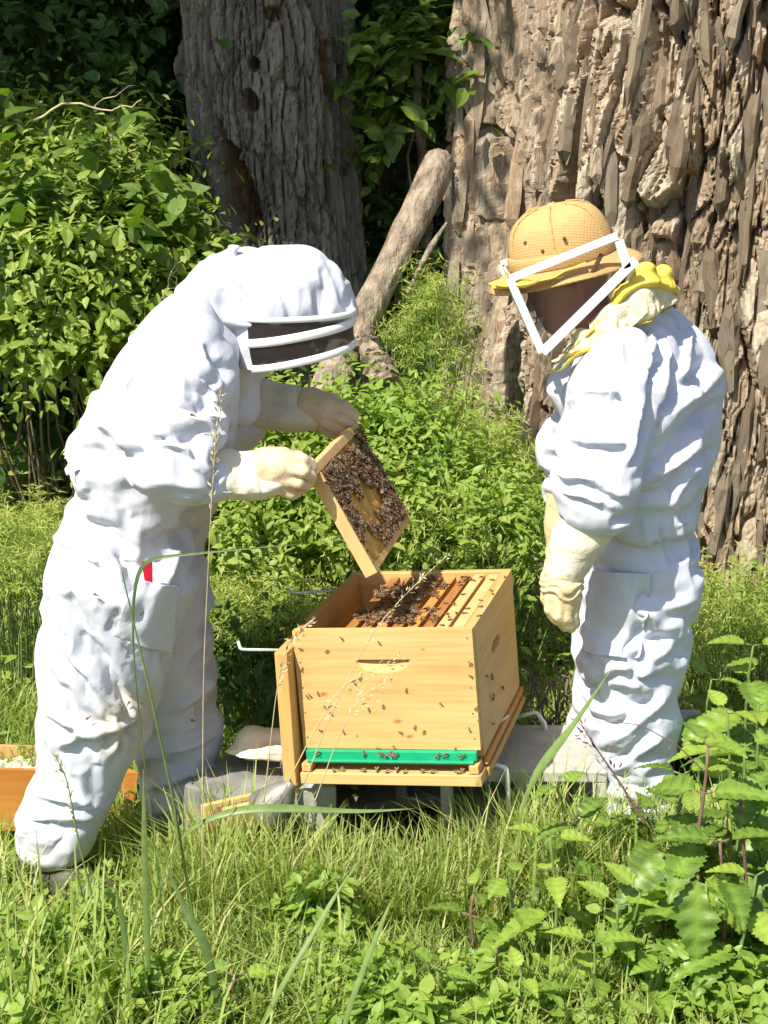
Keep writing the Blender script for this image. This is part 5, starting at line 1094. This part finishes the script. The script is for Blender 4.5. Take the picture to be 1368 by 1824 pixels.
# ------------------------------------------------------------------ grass, weeds and foreground plants
def free(x, y):
    q = (np.stack([x, y], 1)-HO[:2])@HR[:2, :2]
    k = ~((q[:, 0] > .03) & (q[:, 0] < .40) & (q[:, 1] > .03) & (q[:, 1] < .6))
    for (px, py, yy, r_) in ((95, 1545, 3.35, .10), (320, 1495, 3.62, .08), (1110, 1515, 3.5, .08), (490, 1480, 3.25, .06)):
        p = at(px, py, yy); k &= np.hypot(x-p[0], y-p[1]) > r_
    k &= np.hypot(x-BX, y-BY) > BR+.1; k &= ~((y > 3.42) & (y < 3.8) & (x > .22) & (x < .75) & (y > 3.45))
    return k
def grass(name, label, n, xr, yr, hgt, wid, seed, mat, dens=None, lean=.5, straw=.06):
    r_ = np.random.default_rng(seed); x = r_.uniform(*xr, n); y = r_.uniform(*yr, n)
    k = free(x, y)
    if dens is not None: k &= r_.random(n) < dens(x, y)
    x, y = x[k], y[k]; n = len(x); cl = fbm(x*3.1, y*3.1, None, 3, seed)
    H = hgt*(.45+.8*r_.random(n))*(1+.6*cl); a_ = r_.random(n)*2*math.pi+1.5*noise(x*2, y*2, None, seed+1); ld = np.stack([np.cos(a_), np.sin(a_), 0*a_], 1); sd = np.stack([-np.sin(a_), np.cos(a_), 0*a_], 1)
    bend = lean*(.2+1.0*r_.random(n)); base = np.stack([x, y, gz(x, y)-.01], 1); w = wid*(.6+.7*r_.random(n)); V = []
    for t, ww in ((0, .8), (.35, 1.), (.7, .7), (1, 0)):
        c = base+np.array([0, 0, 1.])*(H*t*(1-.35*bend*t*t))[:, None]+ld*(H*bend*t*t*.9)[:, None]
        if ww: V += [c-sd*(w*ww/2)[:, None], c+sd*(w*ww/2)[:, None]]
        else: V += [c]
    V = np.stack(V, 1).reshape(-1, 3); T = np.array([(0, 1, 3), (0, 3, 2), (2, 3, 5), (2, 5, 4), (4, 5, 6)]); F = (T[None]+(np.arange(n)*7)[:, None, None]).reshape(-1, 3)
    rn = np.clip(.42+.25*cl+.22*r_.normal(size=n), 0, .86); rn = np.where(r_.random(n) < straw, 1, rn)
    return tag(obj(name, np_mesh(name, V, F, False, {'rnd': np.repeat(rn, 7)}), mat), label, 'grass', kind='stuff')
def dens1(x, y): return np.clip(.95+.5*fbm(x*2.2, y*2.2, None, 3, 15)-.9*np.exp(-((x+.72)/.22)**2-((y-3.15)/.22)**2), 0.05, 1)
grass('meadow_grass', 'short bright green grass in front of the hive', 70000, (-1.35, 1.5), (2.0, 4.4), .150, .0050, 701, M['grass'], dens1, .8, .05)
grass('bank_grass', 'sunlit grass at the foot of the bank on the left', 26000, (-2.4, 2.4), (4.4, 7.6), .13, .006, 702, M['grass'], lambda x, y: np.clip(.9+.6*fbm(x*2, y*2, None, 3, 9), .1, 1), .8, .08)
grass('side_grass', 'rough grass on both sides beyond the beekeepers', 30000, (-4.2, 4.2), (1.2, 7.5), .16, .010, 706, M['grass'], lambda x, y: np.clip(sstep(1.2, 1.5, np.abs(x+.0)), 0, 1)*1., .8, .08)
def dens2(x, y): return np.clip(.75-.9*sstep(-.15, -.02, x)*sstep(.45, .3, x)+.6*sstep(-.3, -.7, x)-1.5*np.exp(-((x+.72)/.25)**2-((y-3.15)/.3)**2), 0, 1)
grass('long_grass', 'longer loose grass tufts among the meadow grass', 4600, (-1.3, 1.3), (2.1, 3.4), .26, .0065, 703, M['grass'], dens2, .7, .10)
grass('grass_fringe', 'tall grass fringe hiding the lower blocks in front of the hive', 9500, (-.5, .8), (2.95, 3.3), .26, .0065, 705, M['grass'], lambda x, y: np.clip(.65+.7*fbm(x*5, y*5, None, 2, 41), .08, 1), .6, .14)
# tuft at the hive entrance
def dens3(x, y): return np.exp(-((x-.02)/.10)**2-((y-3.12)/.06)**2)
grass('grass_tuft', 'tall grass tuft standing right in front of the hive entrance', 4200, (-.25, .3), (2.95, 3.27), .30, .0055, 704, M['grass'], dens3, .55, .08)
# litter of straw and small ground leaves
n = 9000; x = rng.uniform(-1.5, 1.6, n); y = rng.uniform(2.0, 5.2, n); P = np.stack([x, y, gz(x, y)+rng.uniform(.0, .02, n)], 1)
o = scatter('straw_litter', LEAF_N, P, basis(rng.normal(size=(n, 3))*[1, 1, .12], rng.normal(0, .3, (n, 3))+[0, 0, 1]), .03+.06*rng.random(n), rng.random(n), M['dry']); tag(o, 'pale dry straw lying on the soil between the grass', 'straw', kind='stuff')
def ground_leaves(name, label, n, xr, yr, zr, size, seed, mat, tmpl=LEAF_S, dens=None):
    r_ = np.random.default_rng(seed); x = r_.uniform(*xr, n); y = r_.uniform(*yr, n); k = free(x, y)
    if dens is not None: k &= r_.random(n) < dens(x, y)
    x, y = x[k], y[k]; n = len(x); P = np.stack([x, y, gz(x, y)+r_.uniform(*zr, n)], 1); d = r_.normal(size=(n, 3))*[1, 1, .35]
    return tag(scatter(name, tmpl, P, basis(d, r_.normal(0, .45, (n, 3))+[0, -.2, 1]), size*(.5+.9*r_.random(n)), np.clip(.5+.3*fbm(x*3, y*3, None, 2, seed)+.2*r_.normal(size=n), 0, 1), mat), label, 'weeds', kind='stuff')
ground_leaves('ground_weeds', 'small rounded weed leaves among the grass in front', 15000, (-1.4, 1.5), (2.0, 4.2), (.01, .11), .030, 711, M['weed'], LEAF_S, lambda x, y: np.clip(.6+.9*fbm(x*2.4, y*2.4, None, 3, 33)+.35*sstep(-.3, -.8, x), .03, 1))
ground_leaves('bank_weeds', 'low leafy weeds covering the foot of the bank', 12000, (-2.4, 2.4), (4.2, 7.2), (.01, .20), .045, 712, M['weed'], LEAF_S, lambda x, y: np.clip(.6+.8*fbm(x*1.8, y*1.8, None, 3, 34), .05, 1))
ground_leaves('right_weeds', 'leafy weeds filling the lower right corner', 4200, (.25, 1.5), (2.0, 3.35), (.02, .17), .036, 713, M['weed'], LEAF, lambda x, y: np.clip(.25+sstep(.3, .7, x)+.5*fbm(x*3, y*3, None, 2, 6), .05, 1))
# feathery weeds between the hive and the great tree
def feather(label, c, rad, n, seed, size=.030, mat='feather'):
    t = thing('feathery_weed', label, 'weed', 'feathery weeds behind the hive'); r_ = np.random.default_rng(seed); d = r_.normal(size=(n, 3)); d /= np.linalg.norm(d, axis=1)[:, None]; d[:, 2] = abs(d[:, 2])
    st_ = np.asarray(c)+d*np.asarray(rad)*(.35+.65*r_.random(n)**.5)[:, None]*(1+.25*noise(d[:, 0]*3, d[:, 1]*3, d[:, 2]*3, seed))[:, None]
    td = d*.5+r_.normal(0, .7, (n, 3))+[0, -.1, .35]; td /= np.linalg.norm(td, axis=1)[:, None]; P = []; D = []; T_ = []
    for w in range(5):
        b_ = st_+td*(.028*w)+r_.normal(0, .006, (n, 3)); x1 = np.cross(td, r_.normal(size=(n, 3))); x1 /= np.linalg.norm(x1, axis=1)[:, None]; y1 = np.cross(td, x1)
        for q in range(6): a_ = q*math.pi/3; P.append(b_); D.append(x1*math.cos(a_)+y1*math.sin(a_)+td*.45); T_.append(.35+.3*r_.random(n)+.12*w)
    P = np.concatenate(P); D = np.concatenate(D); scatter('foliage', LEAF_N, P, basis(D, r_.normal(0, .5, P.shape)+[0, 0, 1]), size*(.6+.7*r_.random(len(P))), np.concatenate(T_), M[mat], t)['kind'] = 'stuff'
    m = MB()
    for k in range(min(n, 90)): b_ = st_[k]; m.tube([[b_[0]*.7+c[0]*.3, b_[1], float(gz(b_[0], b_[1]))], [b_[0], b_[1], b_[2]*.6], b_+td[k]*.1], [.003, .0025, .001], 4, False)
    m.build('stem', M['stem_green'], t, True)
feather('pale feathery weed filling the gap between held frame and great trunk', at(780, 840, 5.1), (.24, .25, .24), 300, 721)
feather('bright feathery weed climbing beside the leaning log', at(762, 650, 5.45), (.13, .2, .34), 220, 722)
feather('feathery weed directly behind the back of the hive', at(780, 985, 4.5), (.34, .22, .12), 220, 723)
feather('feathery weed at the foot of the great trunk', at(860, 900, 4.9), (.20, .2, .2), 240, 724)
feather('low feathery weed left of the hive behind the smoker', at(450, 1120, 4.3), (.3, .25, .10), 260, 725)
feather('feathery weed at the left edge by the beekeeper\'s hip', at(20, 1000, 4.6), (.3, .3, .12), 300, 726)
feather('feathery weed at the right edge below the great trunk', at(1320, 1130, 4.6), (.3, .3, .15), 260, 727)
# nettles: toothed leaves in crossed pairs
def nettle_leaf():
    n = 22; t = np.linspace(0, 1, n+1); V = []; vn = []; T = []
    for i, ti in enumerate(t):
        w = .255*(np.sin(np.pi*ti**.62)**.85)*(1-.25*ti) if 0 < i < n else 0.; too = .045*(1 if i % 2 else -.35)*(1-ti*.5) if 0 < i < n else 0
        z = -.30*ti*ti
        for j, s in enumerate((-1, -.55, 0, .55, 1)):
            ww = w+(too if abs(s) == 1 else 0); rip = .036*math.cos(ti*n*math.pi/2*.9-abs(s)*2.2) if abs(s) == .55 else (.0 if s == 0 else -.008)
            V.append((s*ww, ti+.06*abs(s)*(1-ti)-(.0 if i else 0), z+abs(s)*ww*.28+rip*(1 if 0 < i < n else 0))); vn.append(.75 if s == 0 else (.4 if (i % 4 == 0) else 0.))
    for i in range(n):
        for j in range(4):
            a, b_, c_, d_ = i*5+j, i*5+j+1, (i+1)*5+j+1, (i+1)*5+j; T += [(a, b_, c_), (a, c_, d_)]
    V = np.array(V); T = np.array(T); ar = np.linalg.norm(np.cross(V[T[:, 1]]-V[T[:, 0]], V[T[:, 2]]-V[T[:, 0]]), axis=1); return V, T[ar > 1e-9], np.array(vn)
NV, NT_, NVn = nettle_leaf(); nl_me = []
for k in range(5): me = np_mesh('leaf', NV, NT_, True, {'rnd': np.full(len(NV), .15+.19*k), 'vein': NVn*.32}); me.materials.append(M['nettle']); nl_me.append(me)
def place_leaf(par, p, d, up, s, me, nm='leaf', wx=1.):
    B_ = basis(np.array([d], float), np.array([up], float))[0]; o = bpy.data.objects.new(nm, me); col.objects.link(o); Mx = Matrix(B_.tolist()).to_4x4(); Mx.translation = Vector(tuple(p)); o.matrix_world = Mx@Matrix.Diagonal((s*wx, s, s, 1)); o.parent = par; return o
def nettle(label, px, pytop, y, nodes, size, seed, lean=(0, 0), tone=2, smat='stem_green', group='nettles in the foreground'):
    t = thing('nettle_plant', label, 'nettle', group); r_ = np.random.default_rng(seed); tp = at(px, pytop, y); b_ = np.array([tp[0]-lean[0], tp[1]-lean[1], float(gz(tp[0], tp[1]))-.02])
    q = np.linspace(0, 1, 12); pts = b_+(tp-b_)*q[:, None]; pts[:, 0] += .012*np.sin(q*5+seed); m = MB(); m.tube(pts, .0055*(1.1-.6*q), 6); m.build('stem', M[smat], t, True); a0 = r_.random()*3
    for i in range(nodes):
        f = 1-.98*(i/max(nodes-1, 1))*.85; p = np.array([np.interp(f, q, pts[:, c]) for c in range(3)]); a0 += math.pi/2+r_.normal(0, .25)
        sz = 1.3*size*(.45+.6*min(1, (i+.6)/2.2))*(.85+.3*r_.random())
        for s in (0, math.pi):
            az = a0+s+r_.normal(0, .15); dp = (.35-.30*i if i < 3 else -.55)+r_.normal(0, .2); d = np.array([math.cos(az), math.sin(az), dp])
            me = nl_me[int(np.clip(tone+r_.integers(-1, 2)+(1 if i == 0 else 0), 0, 4))]; pp = p+d/np.linalg.norm(d)*.018
            m = MB(); m.tube([p, pp], .002, 5); m.build('leaf_stalk', M[smat], t, True); place_leaf(t, pp, d, np.array([0, 0, 1.])+r_.normal(0, .22, 3), sz, me)
    return t
N_ = [('tallest nettle at the right edge with a dark stem and large hanging leaves', 1250, 1330, 2.72, 6, .125, 801, 2, 'stem_purple'),
      ('nettle cut off by the right edge of the picture', 1345, 1270, 2.95, 6, .115, 802, 2, 'stem_green'),
      ('bright yellow-green nettle in front of the right beekeeper\'s feet', 985, 1490, 2.75, 5, .085, 803, 4, 'stem_green'),
      ('nettle with broad leaves right of the right beekeeper\'s cuff', 1180, 1500, 2.95, 5, .10, 804, 1, 'stem_green'),
      ('dark nettle low in the middle of the foreground', 850, 1590, 2.80, 5, .085, 805, 1, 'stem_purple'),
      ('nettle at the bottom edge left of the middle', 415, 1740, 2.62, 3, .085, 806, 2, 'stem_purple'),
      ('nettle in the bottom right corner', 1335, 1560, 2.62, 5, .095, 807, 3, 'stem_green'),
      ('low nettle at the bottom edge below the yellow-green one', 1050, 1680, 2.58, 4, .085, 808, 3, 'stem_green'),
      ('small nettle by the metal rod right of the hive', 1000, 1400, 3.2, 3, .095, 809, 1, 'stem_green'),
      ('nettle at the bottom edge right of the middle', 790, 1730, 2.58, 3, .075, 810, 2, 'stem_green'),
      ('nettle behind the tall dark-stemmed one at the right edge', 1300, 1200, 3.7, 5, .11, 811, 2, 'stem_green'),
      ('low nettle at the bottom between the two right-hand ones', 1180, 1720, 2.60, 4, .09, 812, 2, 'stem_green'),
      ('upright nettle left of the tallest one with dark drooping leaves', 1130, 1590, 2.70, 5, .10, 813, 1, 'stem_green'),
      ('pale nettle between the yellow-green one and the big hanging leaf', 1090, 1610, 2.66, 5, .085, 814, 3, 'stem_green'),
      ('slender nettle just right of the grass tuft', 905, 1560, 2.78, 5, .075, 815, 2, 'stem_green'),
      ('dark nettle near the right edge halfway up the plants', 1330, 1430, 2.75, 6, .115, 816, 1, 'stem_purple'),
      ('nettle beside the right beekeeper\'s heel', 1215, 1420, 3.1, 5, .10, 817, 2, 'stem_green'),
      ('nettle overlapping the right beekeeper\'s near shin', 1075, 1455, 3.15, 5, .10, 819, 1, 'stem_green'),
      ('dark leafy nettle between the metal rod and the right beekeeper', 1015, 1470, 3.0, 5, .11, 820, 0, 'stem_green'),
      ('nettle in front of the right beekeeper\'s trailing cuff', 1150, 1450, 3.12, 5, .11, 821, 1, 'stem_purple'),
      ('tall dark nettle at the right edge above the bottom corner', 1290, 1500, 2.66, 6, .12, 822, 0, 'stem_purple'),
      ('bushy nettle in the right foreground behind the big leaf', 1215, 1620, 2.72, 5, .11, 823, 1, 'stem_green'),
      ('tall nettle at the right edge reaching up to the trunk base', 1345, 1150, 3.5, 7, .115, 824, 2, 'stem_green'),
      ('tall nettle just right of the standing beekeeper\'s thigh', 1262, 1210, 3.55, 6, .11, 825, 3, 'stem_green'),
      ('tall nettle in the right foreground rising beside the dark-stemmed one', 1205, 1380, 2.85, 6, .11, 826, 1, 'stem_green'),
      ('tall nettle filling the right edge above the corner', 1320, 1330, 2.85, 7, .12, 827, 1, 'stem_green'),
      ('pale tall nettle at the right edge behind the others', 1300, 1270, 3.2, 6, .11, 828, 4, 'stem_green'),
      ('short nettle at the bottom edge in the right half', 930, 1740, 2.58, 4, .08, 818, 2, 'stem_green')]
for a in N_: nettle(a[0], a[1], a[2], a[3], a[4], a[5], a[6], tone=a[7], smat=a[8])
# big leaf hanging in front of the tallest nettle
bl_ = thing('nettle_plant', 'low nettle whose one big toothed leaf hangs in front at the lower right', 'nettle', 'nettles in the foreground'); pb = at(1243, 1560, 2.62); m = MB(); m.tube([[pb[0]+.03, 2.66, float(gz(pb[0], 2.66))-.02], [pb[0]+.02, 2.65, pb[2]*.6], pb], [.005, .004, .003], 6); m.build('stem', M['stem_purple'], bl_, True)
place_leaf(bl_, pb, (-.05, -.42, -.9), (-.15, -.8, .6), .175, nl_me[1]); place_leaf(bl_, pb+[.01, 0, 0], (.75, -.2, -.75), (.1, -.5, .8), .15, nl_me[4]); place_leaf(bl_, pb, (-.7, .3, .15), (0, -.3, 1), .09, nl_me[3])
# single tall grasses
def blade(label, pts, w, mat, tone=.5, cat='grass blade', grp='tall grasses in the foreground', facing=(0, -.6, .8), thin=False):
    q = np.array([at(*p) for p in pts]); t0 = np.linspace(0, 1, len(q)); t = np.linspace(0, 1, 26)
    from_ = np.stack([np.interp(t, t0, q[:, i]) for i in range(3)], 1)
    for _ in range(6): from_[1:-1] = (from_[:-2]+2*from_[1:-1]+from_[2:])/4
    tg = np.gradient(from_, axis=0); tg /= np.linalg.norm(tg, axis=1)[:, None]; sd = np.cross(tg, np.asarray(facing, float)); sd /= np.linalg.norm(sd, axis=1)[:, None]; nr = np.cross(sd, tg)
    ww = w*(.22+.78*sstep(.25, .62, t) if thin else 1)*np.minimum(1, (1-t)*3.0)**.8*(.7+.3*np.sin(np.clip(t*1.3, 0, 1)*math.pi)); ww[-1] = .0003; G_ = np.stack([from_-sd*ww[:, None]/2+nr*(.18*ww)[:, None], from_, from_+sd*ww[:, None]/2+nr*(.18*ww)[:, None]], 1)
    me = MB(); me.grid(G_); o = me.build('tall_grass', M[mat], None, True); a_ = o.data.attributes.new('rnd', 'FLOAT', 'POINT'); a_.data.foreach_set('value', np.full(len(o.data.vertices), tone, np.float32)); s = o.modifiers.new('sol', 'SOLIDIFY'); s.thickness = .0006
    return tag(o, label, cat, grp)
blade('long dark blade crossing the left beekeeper\'s thigh horizontally', [(300, 1700, 2.70), (262, 1400, 2.72), (232, 1150, 2.72), (238, 1030, 2.71), (258, 1000, 2.71), (280, 993, 2.70), (380, 983, 2.70), (560, 967, 2.70)], .011, 'blade_wide', .1, thin=True)
blade('wide green blade lying across the smoker', [(262, 1720, 2.72), (285, 1560, 2.74), (325, 1475, 2.74), (420, 1440, 2.74), (520, 1440, 2.74), (640, 1448, 2.74), (740, 1440, 2.74)], .020, 'blade_wide', .7, thin=True)
blade('wide arching blade in front of the right beekeeper\'s knees', [(915, 1600, 2.88), (925, 1450, 2.9), (955, 1375, 2.9), (1020, 1295, 2.9), (1090, 1190, 2.9)], .020, 'blade_wide', 1., thin=True)
blade('upright blade left of the middle in front of the ankles', [(266, 1800, 2.62), (258, 1520, 2.62), (255, 1370, 2.62)], .012, 'blade_wide', .8)
blade('bluish blade at the lower left of the foreground', [(240, 1900, 2.55), (222, 1660, 2.55), (205, 1570, 2.55)], .012, 'blade_wide', .4)
blade('diagonal pale blade in the middle of the foreground', [(440, 1880, 2.5), (500, 1760, 2.5), (560, 1660, 2.55), (600, 1590, 2.58), (650, 1520, 2.6)], .010, 'blade_wide', 1.)
blade('second diagonal pale blade near the bottom middle', [(600, 1890, 2.5), (620, 1800, 2.5), (650, 1720, 2.52), (690, 1620, 2.55), (700, 1600, 2.55)], .010, 'blade_wide', 1.)
blade('upright dark blade left of the middle of the grass', [(400, 1850, 2.55), (370, 1690, 2.55), (330, 1620, 2.57), (295, 1540, 2.6)], .016, 'blade_wide', .3)
def stalk(label, pts, head_from, r=.0016, mat='stem_green', hmat='dry', spread=.016, nsp=70, seed=1, slen=.012):
    t_ = thing('grass_stalk', label, 'grass stalk', 'tall grasses in the foreground'); q = np.array([at(*p) for p in pts]); t0 = np.linspace(0, 1, len(q)); t = np.linspace(0, 1, 40); L = np.stack([np.interp(t, t0, q[:, i]) for i in range(3)], 1)
    for _ in range(10): L[1:-1] = (L[:-2]+2*L[1:-1]+L[2:])/4
    m = MB(); m.tube(L, r*(1.2-.7*t), 6); m.build('stem', M[mat], t_, True)
    if head_from is not None:
        r_ = np.random.default_rng(seed); f = head_from+(1-head_from)*r_.random(nsp); P = np.stack([np.interp(f, t, L[:, i]) for i in range(3)], 1); ax = L[-1]-L[-2]; ax /= np.linalg.norm(ax); d = r_.normal(0, .6, (nsp, 3))+ax*1.1; d /= np.linalg.norm(d, axis=1)[:, None]
        P2 = P+d*(spread*r_.random(nsp)*np.sin(np.clip((f-head_from)/(1-head_from), .12, 1)*math.pi*.9))[:, None]
        o = scatter('seed_head', leaf_template(3, .32, .6, .1), P2, basis(d, r_.normal(size=(nsp, 3))), slen*(.6+.7*r_.random(nsp)), r_.random(nsp), M[hmat], t_)
    return t_
stalk('tall seeding grass stalk slanting across the hive to its back corner', [(540, 1400, 2.8), (590, 1270, 2.78), (660, 1130, 2.76), (720, 1060, 2.75), (798, 988, 2.74)], .45, .0011, 'dry', 'dry', .016, 90, 901, .009)
stalk('bending seeding grass stalk in front of the hive front board', [(500, 1420, 2.82), (545, 1330, 2.8), (600, 1230, 2.79), (660, 1190, 2.78), (725, 1180, 2.78)], .35, .0013, 'dry', 'dry', .03, 46, 902)
stalk('drooping seeding grass stalk at the left corner of the hive', [(470, 1430, 2.85), (490, 1250, 2.82), (505, 1160, 2.8), (560, 1100, 2.8)], .4, .0012, 'dry', 'dry', .018, 70, 903)
stalk('thin seeding grass stalk before the lower hive front', [(560, 1430, 2.8), (600, 1320, 2.78), (640, 1240, 2.77), (690, 1215, 2.77)], .5, .0011, 'dry', 'dry', .035, 30, 904)
stalk('long green grass stalk crossing the left beekeeper\'s legs', [(345, 1640, 2.7), (310, 1430, 2.68), (262, 1210, 2.66), (215, 1010, 2.65)], None, .0026)
stalk('dry seed head in front of the left beekeeper\'s near shin', [(165, 1600, 2.7), (140, 1500, 2.7), (120, 1390, 2.7), (98, 1345, 2.7)], .35, .0018, 'stem_green', 'dry', .012, 60, 905)
stalk('thin pale seed stalk rising before the near glove', [(360, 1560, 2.7), (362, 1200, 2.66), (378, 860, 2.62), (392, 700, 2.6)], .62, .0010, 'dry', 'dry', .010, 70, 906)
stalk('reddish drying stalk leaning over the right beekeeper\'s shins', [(1150, 1470, 2.95), (1105, 1395, 2.95), (1060, 1330, 2.95), (1035, 1290, 2.95)], .1, .0024, 'stem_purple', 'dry_brown', .035, 60, 907, .014)
stalk('thin dark stalk bent behind the tall nettle towards the shins', [(1250, 1370, 2.8), (1210, 1330, 2.8), (1140, 1290, 2.8), (1060, 1285, 2.8)], None, .0014, 'stem_purple')
# withered brown weed between hive and right beekeeper
ww_ = thing('withered_weed', 'withered brown weed between the hive and the right beekeeper', 'weed'); m = MB(); r_ = np.random.default_rng(55); P = []; D = []
for k in range(16):
    e = at(r_.uniform(925, 1012), r_.uniform(1185, 1320), 3.85); b_ = at(985, 1385, 3.8); p = limb(m, b_, e, .004, .0015, 600+k, 9, .12)
    for j in range(10): P.append(p[r_.integers(3, 9)]+r_.normal(0, .012, 3)); D.append(r_.normal(size=3))
m.build('stem', M['dry_brown'], ww_, True); scatter('withered_leaf', LEAF_N, np.array(P), basis(np.array(D)), .03+.03*r_.random(len(P)), r_.random(len(P)), M['dry_brown'], ww_)['kind'] = 'stuff'

FW = [('leafy weed clump at the lower left edge', (40, 1660, 2.75), .10), ('leafy weed clump beside the boot of the left beekeeper', (150, 1640, 2.85), .08), ('leafy weed clump at the bottom left', (130, 1760, 2.6), .09), ('leafy weed clump left of the bottom middle', (300, 1720, 2.62), .08), ('leafy weed clump right of the smoker', (560, 1590, 2.95), .06), ('leafy weed clump in the middle of the lawn', (640, 1690, 2.7), .07), ('leafy weed clump at the bottom middle', (700, 1790, 2.55), .08), ('leafy weed clump under the middle nettle', (870, 1690, 2.65), .10), ('leafy weed clump at the lower right edge', (1340, 1700, 2.6), .10), ('leafy weed clump below the right beekeeper', (1110, 1570, 2.95), .09)]
for k, (lab, c_, r_2) in enumerate(FW):
    c0 = at(*c_); c0[2] = float(gz(c0[0], c0[1]))+.06
    shrub('leafy_weed', lab, c0, (r_2*1.3, r_2, .07), 70, 6, .038 if k % 2 else .05, 520+k, M['weed'], LEAF_S if k % 2 else LEAF, group='leafy weeds in the lawn', cat='weed', twl=.08, up=.7, shell=.3, stems=3)
